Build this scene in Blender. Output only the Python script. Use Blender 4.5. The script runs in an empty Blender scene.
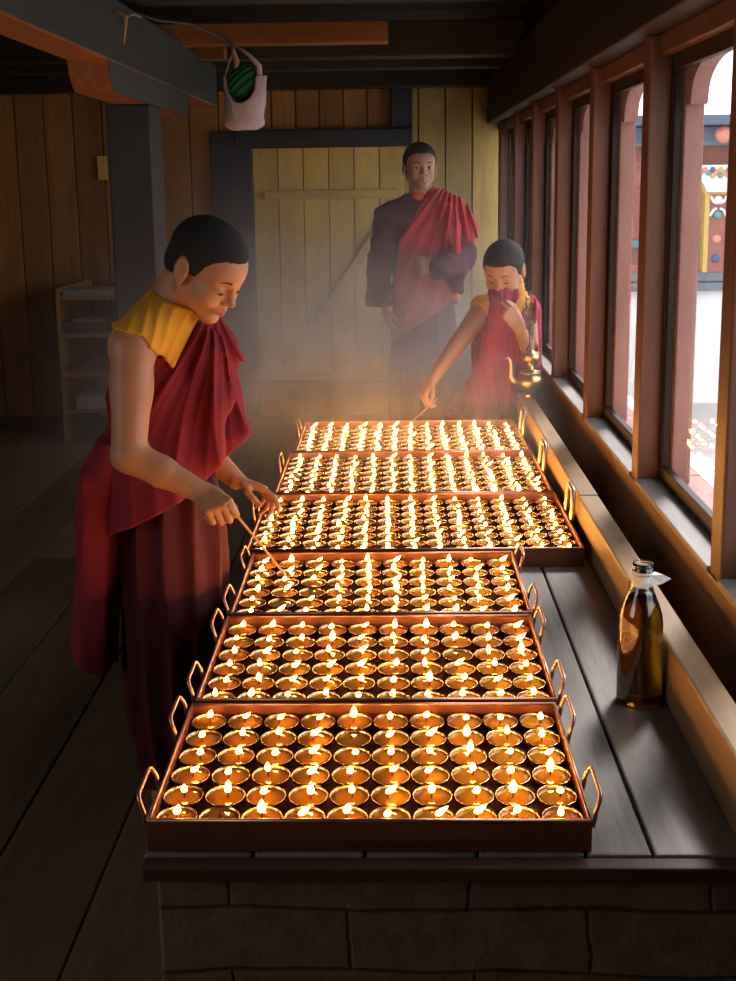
import bpy, bmesh, math, random
import numpy as np
from mathutils import Matrix, Vector
random.seed(7)
SC = bpy.context.scene
COL = SC.collection
PI = math.pi

# ------------------------------------------------------------------ camera
F_PX, PPX, PPY = 1110.0, 368.0, 385.0
CAM_Z = 1.52
PITCH, YAW, ROLL = math.radians(10.3), 0.0238, 0.013
RC = (Matrix.Rotation(YAW, 3, 'Z') @ Matrix.Rotation(PI/2 - PITCH, 3, 'X') @ Matrix.Rotation(-ROLL, 3, 'Z'))
cam_data = bpy.data.cameras.new('camera')
cam_data.sensor_width = 36.0
cam_data.lens = F_PX/981*36
cam_data.shift_y = -(490.5-PPY)/981
cam_data.clip_start = 0.05
cam = bpy.data.objects.new('camera', cam_data)
COL.objects.link(cam)
cam.matrix_world = Matrix.Translation((0, 0, CAM_Z)) @ RC.to_4x4()
SC.camera = cam

def ray(u, v):
    return RC @ Vector(((u-PPX)/F_PX, -(v-PPY)/F_PX, -1.0))
def at(u, v, y):
    d = ray(u, v); t = y/d.y
    return np.array((d.x*t, y, CAM_Z+d.z*t))

# ------------------------------------------------------------------ helpers
def tag(o, label, cat, group=None, kind=None):
    o['label'] = label; o['category'] = cat
    if group: o['group'] = group
    if kind: o['kind'] = kind
    return o
def empty(name, loc, label=None, cat=None, group=None, kind=None, rotz=0.0):
    o = bpy.data.objects.new(name, None); COL.objects.link(o)
    o.empty_display_size = 0.05
    o.location = loc; o.rotation_euler = (0, 0, rotz)
    if label: tag(o, label, cat, group, kind)
    return o
def link_mesh(name, me, mat=None, parent=None):
    o = bpy.data.objects.new(name, me); COL.objects.link(o)
    if mat is not None and len(me.materials) == 0:
        me.materials.append(mat)
    if parent is not None:
        o.parent = parent
    return o

class MB:
    """collects shapes for ONE mesh"""
    def __init__(s): s.v = []; s.f = []; s.mi = []
    def add(s, vs, fs, mi=0):
        b = len(s.v); s.v += [tuple(map(float, p)) for p in vs]
        s.f += [tuple(i+b for i in f) for f in fs]; s.mi += [mi]*len(fs)
        return s
    def box(s, x0, x1, y0, y1, z0, z1, mi=0):
        vs = [(x0,y0,z0),(x1,y0,z0),(x1,y1,z0),(x0,y1,z0),(x0,y0,z1),(x1,y0,z1),(x1,y1,z1),(x0,y1,z1)]
        fs = [(0,3,2,1),(4,5,6,7),(0,1,5,4),(1,2,6,5),(2,3,7,6),(3,0,4,7)]
        return s.add(vs, fs, mi)
    def prism(s, pts, axis, a, b, mi=0):
        """polygon of 2D pts extruded along an axis from a to b"""
        n = len(pts)
        def P(p, t):
            if axis == 0: return (t, p[0], p[1])
            if axis == 1: return (p[0], t, p[1])
            return (p[0], p[1], t)
        vs = [P(p, a) for p in pts] + [P(p, b) for p in pts]
        fs = [tuple(range(n))[::-1], tuple(range(n, 2*n))]
        fs += [(i, (i+1) % n, n+(i+1) % n, n+i) for i in range(n)]
        return s.add(vs, fs, mi)
    def tube(s, pts, r, n=8, mi=0, caps=True):
        pts = [Vector(p) for p in pts]; m = len(pts)
        rs = r if hasattr(r, '__len__') else [r]*m
        vs = []; up = None
        for i, p in enumerate(pts):
            d = (pts[min(i+1, m-1)]-pts[max(i-1, 0)]).normalized()
            if up is None:
                up = Vector((0,0,1)) if abs(d.z) < .9 else Vector((1,0,0))
            sx = d.cross(up).normalized(); up = sx.cross(d).normalized()
            for k in range(n):
                a = 2*PI*k/n
                vs.append(p + (sx*math.cos(a)+up*math.sin(a))*rs[i])
        fs = []
        for i in range(m-1):
            for k in range(n):
                k2 = (k+1) % n
                fs.append((i*n+k, i*n+k2, (i+1)*n+k2, (i+1)*n+k))
        if caps:
            fs.append(tuple(range(n))[::-1]); fs.append(tuple(range((m-1)*n, m*n)))
        return s.add(vs, fs, mi)
    def lathe(s, prof, n=24, c=(0,0,0), mi=0, cap0=True, cap1=True, lean=None):
        vs = []; m = len(prof)
        for i, (r, z) in enumerate(prof):
            ox, oy = lean(z) if lean else (0, 0)
            for k in range(n):
                a = 2*PI*k/n
                vs.append((c[0]+r*math.cos(a)+ox, c[1]+r*math.sin(a)+oy, c[2]+z))
        fs = []
        for i in range(m-1):
            for k in range(n):
                k2 = (k+1) % n
                fs.append((i*n+k, i*n+k2, (i+1)*n+k2, (i+1)*n+k))
        if cap0: fs.append(tuple(range(n))[::-1])
        if cap1: fs.append(tuple(range((m-1)*n, m*n)))
        return s.add(vs, fs, mi)
    def mesh(s, name, smooth=False):
        me = bpy.data.meshes.new(name)
        me.from_pydata(s.v, [], s.f)
        if any(s.mi): me.polygons.foreach_set('material_index', s.mi)
        if smooth: me.polygons.foreach_set('use_smooth', [True]*len(s.f))
        me.update()
        return me
    def build(s, name, mat, parent=None, smooth=False, bevel=0.0):
        me = s.mesh(name, smooth)
        mats = mat if isinstance(mat, (list, tuple)) else [mat]
        for m_ in mats: me.materials.append(m_)
        o = link_mesh(name, me, None, parent)
        if bevel:
            b = o.modifiers.new('bevel', 'BEVEL'); b.width = bevel; b.segments = 2; b.limit_method = 'ANGLE'
        return o

# ------------------------------------------------------------------ materials
MATS = {}
class NT:
    def __init__(s, name):
        s.m = bpy.data.materials.new(name); s.m.use_nodes = True
        s.t = s.m.node_tree; s.t.nodes.clear()
        s.out = s.n('ShaderNodeOutputMaterial')
    def n(s, typ, **kw):
        nd = s.t.nodes.new(typ)
        for k, v in kw.items():
            if k in nd.inputs.keys() if isinstance(k, str) else False: nd.inputs[k].default_value = v
            else: setattr(nd, k, v)
        return nd
    def l(s, a, b): s.t.links.new(a, b)
    def ramp(s, fac, stops):
        r = s.n('ShaderNodeValToRGB'); e = r.color_ramp.elements
        while len(e) < len(stops): e.new(.5)
        for el, (p, c) in zip(e, stops):
            el.position = p; el.color = (*c, 1) if len(c) == 3 else c
        s.l(fac, r.inputs['Fac']); return r
    def mix(s, fac, a, b, mode='MIX'):
        m = s.n('ShaderNodeMix', data_type='RGBA', blend_type=mode)
        for sock, val in ((m.inputs[0], fac), (m.inputs[6], a), (m.inputs[7], b)):
            if hasattr(val, 'is_linked'): s.l(val, sock)
            elif isinstance(val, (int, float)): sock.default_value = val
            else: sock.default_value = (*val, 1)
        return m.outputs[2]
    def math(s, op, a, b=None):
        m = s.n('ShaderNodeMath', operation=op)
        for sock, val in ((m.inputs[0], a), (m.inputs[1], b)):
            if val is None: continue
            if hasattr(val, 'is_linked'): s.l(val, sock)
            else: sock.default_value = val
        return m.outputs[0]
    def coords(s, scale=(1,1,1), kind='Object'):
        tc = s.n('ShaderNodeTexCoord'); mp = s.n('ShaderNodeMapping')
        mp.inputs['Scale'].default_value = scale
        s.l(tc.outputs[kind], mp.inputs['Vector']); return mp.outputs['Vector']
    def noise(s, vec, scale, detail=4, rough=.55, dist=0):
        nd = s.n('ShaderNodeTexNoise')
        nd.inputs['Scale'].default_value = scale; nd.inputs['Detail'].default_value = detail
        nd.inputs['Roughness'].default_value = rough; nd.inputs['Distortion'].default_value = dist
        if vec is not None: s.l(vec, nd.inputs['Vector'])
        return nd.outputs['Fac']
    def bump(s, h, strength=.3, dist=.01):
        b = s.n('ShaderNodeBump'); b.inputs['Strength'].default_value = strength; b.inputs['Distance'].default_value = dist
        s.l(h, b.inputs['Height']); return b.outputs['Normal']
    def bsdf(s, color, rough=.6, metal=0.0, normal=None, **kw):
        p = s.n('ShaderNodeBsdfPrincipled')
        for key, val in (('Base Color', color), ('Roughness', rough), ('Metallic', metal)):
            if hasattr(val, 'is_linked'): s.l(val, p.inputs[key])
            else: p.inputs[key].default_value = (*val, 1) if isinstance(val, tuple) and len(val) == 3 else val
        if normal is not None: s.l(normal, p.inputs['Normal'])
        for k, v in kw.items():
            p.inputs[k.replace('_', ' ')].default_value = v
        s.l(p.outputs[0], s.out.inputs['Surface']); return p

def wood(name, c1, c2, axis='Z', grain=9.0, rough=.6, var=.35, knots=0.0, bump=.25, spec=.35):
    t = NT(name)
    st = {'X': (.12,1,1), 'Y': (1,.12,1), 'Z': (1,1,.12)}[axis]
    g = t.n('ShaderNodeNewGeometry')
    tc = t.n('ShaderNodeTexCoord'); mp = t.n('ShaderNodeMapping'); mp.inputs['Scale'].default_value = st
    off = t.n('ShaderNodeVectorMath', operation='SCALE'); off.inputs[0].default_value = (3.1, 7.3, 5.7)
    t.l(g.outputs['Random Per Island'], off.inputs['Scale'])
    ad = t.n('ShaderNodeVectorMath', operation='ADD')
    t.l(tc.outputs['Object'], ad.inputs[0]); t.l(off.outputs[0], ad.inputs[1]); t.l(ad.outputs[0], mp.inputs['Vector'])
    vec = mp.outputs['Vector']
    n1 = t.noise(vec, grain, 6, .62, .6)
    n2 = t.noise(vec, grain*7, 3, .6, .2)
    n3 = t.noise(ad.outputs[0], 2.3, 3, .6)
    f = t.math('ADD', t.math('MULTIPLY', n1, .65), t.math('MULTIPLY', n2, .35))
    col = t.ramp(f, [(.33, c2), (.62, c1)]).outputs[0]
    # each board has its own tone
    isl = t.math('ADD', t.math('MULTIPLY', g.outputs['Random Per Island'], 2*var), 1-var)
    wn = t.math('ADD', t.math('MULTIPLY', n3, .7), .65)
    tone = t.math('MULTIPLY', isl, wn)
    cc = t.n('ShaderNodeCombineColor')
    for i in range(3): t.l(tone, cc.inputs[i])
    col = t.mix(1.0, col, cc.outputs[0], 'MULTIPLY')
    if knots:
        ks = {'X': (.5,1,1), 'Y': (1,.5,1), 'Z': (1,1,.5)}[axis]
        mk = t.n('ShaderNodeMapping'); mk.inputs['Scale'].default_value = ks
        t.l(ad.outputs[0], mk.inputs['Vector'])
        vo = t.n('ShaderNodeTexVoronoi'); vo.inputs['Scale'].default_value = 2.6
        t.l(mk.outputs[0], vo.inputs['Vector'])
        k = t.ramp(vo.outputs['Distance'], [(.04, (1,1,1)), (.10, (0,0,0))]).outputs[0]
        col = t.mix(t.math('MULTIPLY', k, knots), col, tuple(x*.25 for x in c2))
    nb = t.bump(f, bump, .006)
    t.bsdf(col, rough, 0, nb, Specular_IOR_Level=spec)
    return t.m

def cloth(name, c, c2=None, scale=60, rough=.85, sheen=.25):
    t = NT(name); vec = t.coords()
    n = t.noise(vec, 5, 3); w = t.noise(vec, 420, 2)
    col = t.mix(n, c, c2 or tuple(x*.72 for x in c))
    p = t.bsdf(col, rough, 0, t.bump(w, .12, .002), Specular_IOR_Level=.2)
    p.inputs['Sheen Weight'].default_value = sheen
    p.inputs['Sheen Tint'].default_value = (*[min(1, x*2.2+.05) for x in c], 1)
    p.inputs['Sheen Roughness'].default_value = .45
    return t.m

def plain(name, c, rough=.5, metal=0.0, nscale=30, var=.25, bump=.1, **kw):
    t = NT(name); vec = t.coords()
    n = t.noise(vec, nscale, 4)
    col = t.mix(n, c, tuple(x*(1-var) for x in c))
    t.bsdf(col, rough, metal, t.bump(n, bump, .003), **kw)
    return t.m

M = {}
M['floor'] = wood('floor_boards', (.165,.112,.066), (.085,.058,.034), 'Y', 7, .55, .25, .5, .3)
M['plank'] = wood('wall_planks', (.35,.165,.046), (.19,.084,.022), 'Z', 8, .65, .3, .8, .25)
M['plank_pale'] = wood('pale_planks', (.38,.255,.075), (.26,.165,.048), 'Z', 8, .6, .18, .7, .2)
M['door'] = wood('door_planks', (.66,.42,.095), (.48,.295,.062), 'Z', 8, .6, .15, .5, .2)
M['door_rail'] = wood('door_rails', (.60,.38,.095), (.42,.26,.058), 'X', 8, .6, .1, 0, .2)
M['dark_beam'] = wood('dark_beams', (.030,.022,.018), (.014,.010,.008), 'X', 8, .7, .2, 0, .2)
M['frame_dark'] = wood('painted_dark_frame', (.030,.030,.036), (.018,.018,.022), 'X', 8, .6, .15, 0, .15)
M['grey_paint'] = wood('grey_painted_timber', (.038,.043,.041), (.025,.029,.028), 'Y', 6, .6, .15, 0, .15)
M['orange_wood'] = wood('orange_timber', (.24,.085,.022), (.13,.045,.012), 'X', 7, .6, .2, .5, .2)
M['orange_wood_y'] = wood('orange_timber_lengthwise', (.24,.085,.022), (.13,.045,.012), 'Y', 7, .6, .2, .5, .2)
M['post'] = wood('window_posts', (.180,.066,.030), (.092,.033,.016), 'Z', 8, .5, .12, .3, .2)
M['rail'] = wood('window_rails', (.185,.076,.030), (.090,.037,.015), 'Y', 8, .5, .15, .4, .3)
M['sill'] = wood('sill_wood', (.37,.32,.30), (.24,.20,.185), 'Y', 8, .5, .12, .3, .3)  # paler than the rail: daylight on its top is put into the colour
M['beam_y'] = wood('head_beam', (.026,.012,.007), (.013,.006,.004), 'Y', 8, .6, .15, 0, .2)
M['jamb'] = wood('pink_painted_frame', (.42,.20,.165), (.30,.13,.105), 'Z', 6, .55, .1, 0, .15)
M['top_plank'] = wood('worn_platform_planks', (.215,.180,.155), (.100,.082,.070), 'Y', 7, .42, .2, .5, .35, .5)
M['curb'] = wood('curb_board', (.29,.165,.075), (.165,.090,.038), 'Y', 7, .5, .1, .3, .35)
M['ceiling'] = wood('ceiling_boards', (.028,.021,.017), (.014,.011,.009), 'Y', 6, .7, .25, 0, .2)

def mat_masonry():
    t = NT('rough_masonry'); tc = t.n('ShaderNodeTexCoord')
    sx = t.n('ShaderNodeSeparateXYZ'); t.l(tc.outputs['Object'], sx.inputs[0])
    cx = t.n('ShaderNodeCombineXYZ')
    t.l(t.math('ADD', sx.outputs[0], sx.outputs[1]), cx.inputs[0]); t.l(sx.outputs[2], cx.inputs[1])
    nz = t.n('ShaderNodeTexNoise'); nz.inputs['Scale'].default_value = 3
    ad = t.n('ShaderNodeVectorMath', operation='MULTIPLY_ADD')
    t.l(nz.outputs['Color'], ad.inputs[0]); ad.inputs[1].default_value = (.05,.04,0); t.l(cx.outputs[0], ad.inputs[2])
    br = t.n('ShaderNodeTexBrick'); t.l(ad.outputs[0], br.inputs['Vector'])
    br.inputs['Scale'].default_value = 1; br.inputs['Brick Width'].default_value = .37; br.inputs['Row Height'].default_value = .112
    br.inputs['Mortar Size'].default_value = .0045; br.inputs['Mortar Smooth'].default_value = .8
    br.inputs['Color1'].default_value = (.19,.112,.060,1); br.inputs['Color2'].default_value = (.14,.082,.044,1)
    br.inputs['Mortar'].default_value = (.060,.038,.024,1)
    n = t.noise(tc.outputs['Object'], 24, 6, .7)
    col = t.mix(1.0, br.outputs['Color'], t.ramp(n, [(.25,(.45,.45,.45)),(.75,(1.2,1.2,1.2))]).outputs[0], 'MULTIPLY')
    h = t.math('SUBTRACT', t.math('MULTIPLY', n, .8), br.outputs['Fac'])
    t.bsdf(col, .85, 0, t.bump(h, .6, .012)); return t.m
M['masonry'] = mat_masonry()

def mat_skin(name, c, lip):
    t = NT(name); vec = t.coords()
    n = t.noise(vec, 14, 3)
    col = t.mix(t.math('MULTIPLY', n, .5), c, (c[0]*.86, c[1]*.76, c[2]*.70))
    a = t.n('ShaderNodeAttribute', attribute_name='lip')
    col = t.mix(a.outputs['Fac'], col, lip)
    p = t.bsdf(col, .48, 0, t.bump(t.noise(vec, 240, 2), .06, .002), Specular_IOR_Level=.4)
    p.inputs['Subsurface Weight'].default_value = .12
    p.inputs['Subsurface Radius'].default_value = (.012,.004,.002)
    p.inputs['Subsurface Scale'].default_value = .6
    return t.m
M['skin'] = mat_skin('skin', (.47,.215,.105), (.36,.10,.075))
M['skin_man'] = mat_skin('skin_tan', (.36,.195,.125), (.25,.095,.08))
def mat_hair():
    t = NT('short_black_hair'); vec = t.coords()
    n = t.noise(vec, 380, 3, .7)
    col = t.mix(n, (.010,.008,.007), (.030,.024,.022))
    t.bsdf(col, .75, 0, t.bump(n, .8, .004), Specular_IOR_Level=.3); return t.m
M['hair'] = mat_hair()
M['robe'] = cloth('maroon_shawl', (.215,.017,.027))
M['robe_man'] = cloth('red_shawl', (.46,.022,.032))
M['robe_boy'] = cloth('crimson_shawl', (.34,.022,.050))
M['skirt'] = cloth('dark_maroon_skirt', (.075,.009,.013))
M['plum'] = cloth('plum_shirt', (.085,.022,.030))
M['yellow'] = cloth('saffron_shirt', (.80,.34,.022))
M['orange'] = cloth('orange_undershirt', (.70,.13,.02))
M['bag_white'] = cloth('pale_lilac_cloth', (.52,.45,.50))
M['bag_green'] = cloth('green_cloth', (.012,.10,.035))
M['rope'] = cloth('pale_rope', (.42,.30,.17))
M['cable'] = plain('dark_cable', (.018,.014,.012), .6)
M['paper'] = plain('old_paper', (.30,.28,.26), .8)
M['paper_dark'] = plain('dark_cloth_bundle', (.07,.055,.05), .85)
M['tray'] = plain('red_brown_tray_metal', (.25,.085,.040), .38, .55, 18, .35, .12)
M['handle'] = plain('bare_steel', (.50,.42,.38), .32, .9, 30, .2, .05)
M['rod'] = plain('copper_rod', (.50,.24,.15), .35, .85, 30, .2, .05)
M['brass'] = plain('brass', (.58,.42,.22), .30, 1.0, 20, .2, .04)
M['bowl'] = plain('worn_brass_bowl', (.58,.36,.17), .27, 1.0, 60, .25, .05)
M['wick'] = plain('charred_wick', (.03,.02,.015), .9)
M['stick'] = plain('thin_wooden_taper', (.42,.22,.10), .6)
M['white'] = plain('white_plastic', (.75,.74,.72), .45)
M['blackeye'] = plain('dark_eye', (.012,.008,.006), .12)
M['eyewhite'] = plain('eye_white', (.62,.58,.53), .25)
M['brow'] = plain('eyebrow_hair', (.022,.014,.010), .9)
M['grass'] = plain('dark_green_leaves', (.045,.10,.060), .6)

def mat_oil():
    t = NT('melted_butter'); vec = t.coords()
    n = t.noise(vec, 40, 2)
    col = t.mix(n, (.40,.155,.012), (.30,.105,.008))
    p = t.bsdf(col, .05, 0, None, Specular_IOR_Level=.8); p.inputs['Coat Weight'].default_value = .6
    p.inputs['Coat Roughness'].default_value = .03
    return t.m
M['oil'] = mat_oil()
def mat_flame():
    # hot pale core, orange foot and tip along the height of the flame
    t = NT('flame'); tc = t.n('ShaderNodeTexCoord')
    sx = t.n('ShaderNodeSeparateXYZ'); t.l(tc.outputs['Generated'], sx.inputs[0])
    col = t.ramp(sx.outputs[2], [(0,(1,.22,.02)),(.25,(1,.44,.09)),(.7,(1,.46,.10)),(1,(1,.28,.03))]).outputs[0]
    st = t.ramp(sx.outputs[2], [(0,(.015,)*3),(.12,(.10,)*3),(.32,(1,)*3),(.68,(1,)*3),(.88,(.30,)*3),(1,(.03,)*3)]).outputs[0]
    e = t.n('ShaderNodeEmission'); t.l(col, e.inputs['Color'])
    t.l(t.math('MULTIPLY', st, FLAME), e.inputs['Strength'])
    t.l(e.outputs[0], t.out.inputs['Surface']); return t.m
FLAME = 85.0
M['flame'] = mat_flame()
def mat_pane(name, tint=(1,1,1), dust=.05):
    t = NT(name)
    tr = t.n('ShaderNodeBsdfTransparent'); tr.inputs[0].default_value = (*tint, 1)
    gl = t.n('ShaderNodeBsdfGlossy'); gl.inputs['Roughness'].default_value = .01
    fr = t.n('ShaderNodeFresnel'); gb = t.n('ShaderNodeNewGeometry'); t.l(t.math('SUBTRACT', 1.5, t.math('MULTIPLY', gb.outputs['Backfacing'], 1.5-1/1.5)), fr.inputs['IOR'])
    di = t.n('ShaderNodeBsdfDiffuse'); di.inputs['Color'].default_value = (.6,.6,.6,1)
    m1 = t.n('ShaderNodeMixShader'); m2 = t.n('ShaderNodeMixShader')
    n = t.noise(t.coords(), 7, 4)
    t.l(t.math('MULTIPLY', n, dust*2), m1.inputs[0])
    t.l(tr.outputs[0], m1.inputs[1]); t.l(di.outputs[0], m1.inputs[2])
    t.l(fr.outputs[0], m2.inputs[0]); t.l(m1.outputs[0], m2.inputs[1]); t.l(gl.outputs[0], m2.inputs[2])
    t.l(m2.outputs[0], t.out.inputs['Surface']); return t.m
M['pane'] = mat_pane('window_glass', (.97,.98,1.0), .03)
def mat_glass(name, col, rough=0.02):
    t = NT(name)
    t.bsdf(col, rough, 0, None, Transmission_Weight=1.0, IOR=1.45); return t.m
M['bottle'] = mat_glass('bottle_glass', (.93,.95,.88))
M['amber'] = mat_glass('amber_oil', (.66,.28,.022))

# ------------------------------------------------------------------ signed-distance modelling
class Field:
    def __init__(s, lo, hi, h):
        s.lo = np.array(lo, np.float32); s.h = h
        n = np.ceil((np.array(hi)-np.array(lo))/h).astype(int)+1
        s.F = np.full(n, .5, np.float32); s.n = n
        s.ax = [(s.lo[i]+h*np.arange(n[i])).astype(np.float32) for i in range(3)]
    def blk(s, lo, hi):
        sl = []
        for i in range(3):
            a = int(max(0, math.floor((lo[i]-s.lo[i])/s.h))); b = int(min(s.n[i], math.ceil((hi[i]-s.lo[i])/s.h)+1))
            if b <= a: return None, None
            sl.append(slice(a, b))
        return tuple(sl), (s.ax[0][sl[0]][:,None,None], s.ax[1][sl[1]][None,:,None], s.ax[2][sl[2]][None,None,:])
    def put(s, fn, lo, hi, k=.01, op='u'):
        m = k+2.5*s.h
        sl, P = s.blk([c-m for c in lo], [c+m for c in hi])
        if sl is None: return
        d = fn(*P).astype(np.float32); A = s.F[sl]
        if op == 'u':
            h = np.clip(.5+.5*(A-d)/k, 0, 1); s.F[sl] = A+(d-A)*h-k*h*(1-h)
        elif op == 's':
            d = -d; h = np.clip(.5-.5*(A-d)/k, 0, 1); s.F[sl] = A+(d-A)*h+k*h*(1-h)
    def cone(s, a, b, ra, rb, k=.01, op='u'):
        a = np.array(a, np.float32); b = np.array(b, np.float32); ba = b-a; L = float(ba@ba)+1e-9
        def fn(x, y, z):
            t = np.clip(((x-a[0])*ba[0]+(y-a[1])*ba[1]+(z-a[2])*ba[2])/L, 0, 1)
            return np.sqrt((x-a[0]-t*ba[0])**2+(y-a[1]-t*ba[1])**2+(z-a[2]-t*ba[2])**2)-(ra+(rb-ra)*t)
        r = max(ra, rb)
        s.put(fn, np.minimum(a, b)-r, np.maximum(a, b)+r, k, op)
    def chain(s, pts, rs, k=.006):
        for i in range(len(pts)-1): s.cone(pts[i], pts[i+1], rs[i], rs[i+1], k)
    def ell(s, c, r, R=None, k=.01, op='u'):
        c = np.array(c, np.float32); r = np.array(r, np.float32); R = np.eye(3) if R is None else np.array(R)
        def fn(x, y, z):
            X, Y, Z = x-c[0], y-c[1], z-c[2]
            q = [R[0,i]*X+R[1,i]*Y+R[2,i]*Z for i in range(3)]
            k0 = np.sqrt(sum((q[i]/r[i])**2 for i in range(3)))
            k1 = np.sqrt(sum((q[i]/r[i]**2)**2 for i in range(3)))+1e-6
            return k0*(k0-1)/k1
        m = float(max(r)); s.put(fn, c-m, c+m, k, op)
    def loft(s, secs, k=.01, ang=0.0, op='u', fold=None):
        """secs: (z, cx, cy, rx, ry); a stack of ellipses; fold(theta, z) adds to the radius"""
        secs = sorted(secs); S = np.array(secs, float); ca, sa = math.cos(ang), math.sin(ang)
        zz = np.linspace(S[0,0], S[-1,0], 200)
        def hermite(col):
            z0 = S[:,0]; v = S[:,col]; m_ = np.gradient(v, z0) if len(z0) > 2 else np.full(2, (v[1]-v[0])/(z0[1]-z0[0]))
            i = np.clip(np.searchsorted(z0, zz)-1, 0, len(z0)-2); hh = z0[i+1]-z0[i]; t = (zz-z0[i])/hh
            return (2*t**3-3*t**2+1)*v[i]+(t**3-2*t**2+t)*hh*m_[i]+(-2*t**3+3*t**2)*v[i+1]+(t**3-t**2)*hh*m_[i+1]
        C = [hermite(c) for c in range(1, 5)]
        def fn(x, y, z):
            zf = np.clip(z, S[0,0], S[-1,0])
            cx, cy, rx, ry = (np.interp(zf, zz, c).astype(np.float32) for c in C)
            X = (x-cx)*ca+(y-cy)*sa; Y = -(x-cx)*sa+(y-cy)*ca
            q = np.sqrt((X/rx)**2+(Y/ry)**2)
            g = np.sqrt((X/rx**2)**2+(Y/ry**2)**2)+1e-6
            d = q*(q-1)/g
            d = np.maximum(d, -np.minimum(rx, ry))
            if fold is not None: d = d-fold(np.arctan2(Y/ry, X/rx), z)
            return np.maximum(d, np.maximum(z-S[-1,0], S[0,0]-z))
        m_ = S[:,3:5].max()
        lo = (S[:,1].min()-m_, S[:,2].min()-m_, S[0,0]); hi = (S[:,1].max()+m_, S[:,2].max()+m_, S[-1,0])
        s.put(fn, lo, hi, k, op)
    def cut(s, fn, k=.004):
        """keep where fn < 0"""
        d = fn(s.ax[0][:,None,None], s.ax[1][None,:,None], s.ax[2][None,None,:]).astype(np.float32)
        A = s.F; h = np.clip(.5-.5*(A-d)/k, 0, 1); s.F = (A+(d-A)*h+k*h*(1-h)).astype(np.float32)
    def plane(s, p, n, k=.004):
        """keep the side that n points away from"""
        n = np.array(n, float); n /= np.linalg.norm(n); c = float(n@np.array(p, float))
        s.cut(lambda x, y, z: x*n[0]+y*n[1]+z*n[2]-c, k)
    def disp(s, fn):
        idx = np.nonzero(np.abs(s.F) < .05)
        P = [s.ax[i][idx[i]] for i in range(3)]
        s.F[idx] -= fn(*P).astype(np.float32)
    def mesh(s, name, smooth=1):
        F = np.pad(s.F, 1, constant_values=.5); lo = s.lo-s.h
        S = F < 0
        c = np.zeros([n-1 for n in F.shape], np.int8)
        for i in (0,1):
            for j in (0,1):
                for k in (0,1):
                    c += S[i:i+c.shape[0], j:j+c.shape[1], k:k+c.shape[2]]
        act = (c > 0) & (c < 8)
        ii = np.nonzero(act); N = len(ii[0])
        idx = np.full(act.shape, -1, np.int32); idx[ii] = np.arange(N)
        P = np.zeros((N,3)); W = np.zeros(N)
        corners = [(i,j,k) for i in (0,1) for j in (0,1) for k in (0,1)]
        for a in corners:
            for ax in range(3):
                if a[ax]: continue
                b = list(a); b[ax] = 1
                fa = F[ii[0]+a[0], ii[1]+a[1], ii[2]+a[2]]; fb = F[ii[0]+b[0], ii[1]+b[1], ii[2]+b[2]]
                m = (fa < 0) != (fb < 0); t = np.where(m, fa/np.where(m, fa-fb, 1), 0)
                q = np.tile(np.array(a, float), (N,1)); q[:,ax] += t
                P[m] += q[m]; W += m
        P /= W[:,None]
        V = lo+s.h*(np.stack(ii,1)+P)
        quads = []
        for ax in range(3):
            u, w = (ax+1) % 3, (ax+2) % 3
            n1 = [slice(None)]*3; n2 = [slice(None)]*3
            n1[ax] = slice(0,-1); n2[ax] = slice(1,None)
            A, B = S[tuple(n1)], S[tuple(n2)]
            e = np.nonzero(A != B); e = [x for x in e]
            ok = (e[u] > 0) & (e[w] > 0) & (e[u] < F.shape[u]-1) & (e[w] < F.shape[w]-1)
            e = [x[ok] for x in e]; ins = A[tuple(e)]
            def cell(du, dw):
                q = [x.copy() for x in e]; q[u] = q[u]+du; q[w] = q[w]+dw
                return idx[tuple(q)]
            Q = np.stack([cell(-1,-1), cell(0,-1), cell(0,0), cell(-1,0)], 1)
            Q[~ins] = Q[~ins][:, ::-1]
            quads.append(Q)
        Q = np.concatenate(quads); Q = Q[(Q >= 0).all(1)]
        for _ in range(smooth):   # light relaxation over the quad edges
            acc = np.zeros_like(V); cnt = np.zeros(N)
            for a, b in ((0,1),(1,2),(2,3),(3,0)):
                for p, q in ((a,b),(b,a)):
                    for d in range(3): acc[:,d] += np.bincount(Q[:,p], V[Q[:,q],d], N)
                    cnt += np.bincount(Q[:,p], minlength=N)
            g = cnt > 0
            V[g] = V[g]*.5+.5*acc[g]/cnt[g][:,None]
        me = bpy.data.meshes.new(name)
        me.vertices.add(N); me.vertices.foreach_set('co', V.astype(np.float32).ravel())
        nq = len(Q)
        me.loops.add(nq*4); me.loops.foreach_set('vertex_index', Q.astype(np.int32).ravel())
        me.polygons.add(nq); me.polygons.foreach_set('loop_start', np.arange(0, nq*4, 4, dtype=np.int32))
        me.polygons.foreach_set('use_smooth', np.ones(nq, bool))
        me.update(calc_edges=True); me.validate()
        s.V = V
        return me

def rotmat(fwd, roll=0.0):
    """columns: forward, left, up"""
    f = Vector(fwd).normalized(); l = Vector((0,0,1)).cross(f).normalized(); u = f.cross(l)
    R = np.array([[f[i], l[i], u[i]] for i in range(3)])
    c, s_ = math.cos(roll), math.sin(roll)
    return R @ np.array([[1,0,0],[0,c,-s_],[0,s_,c]])

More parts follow.
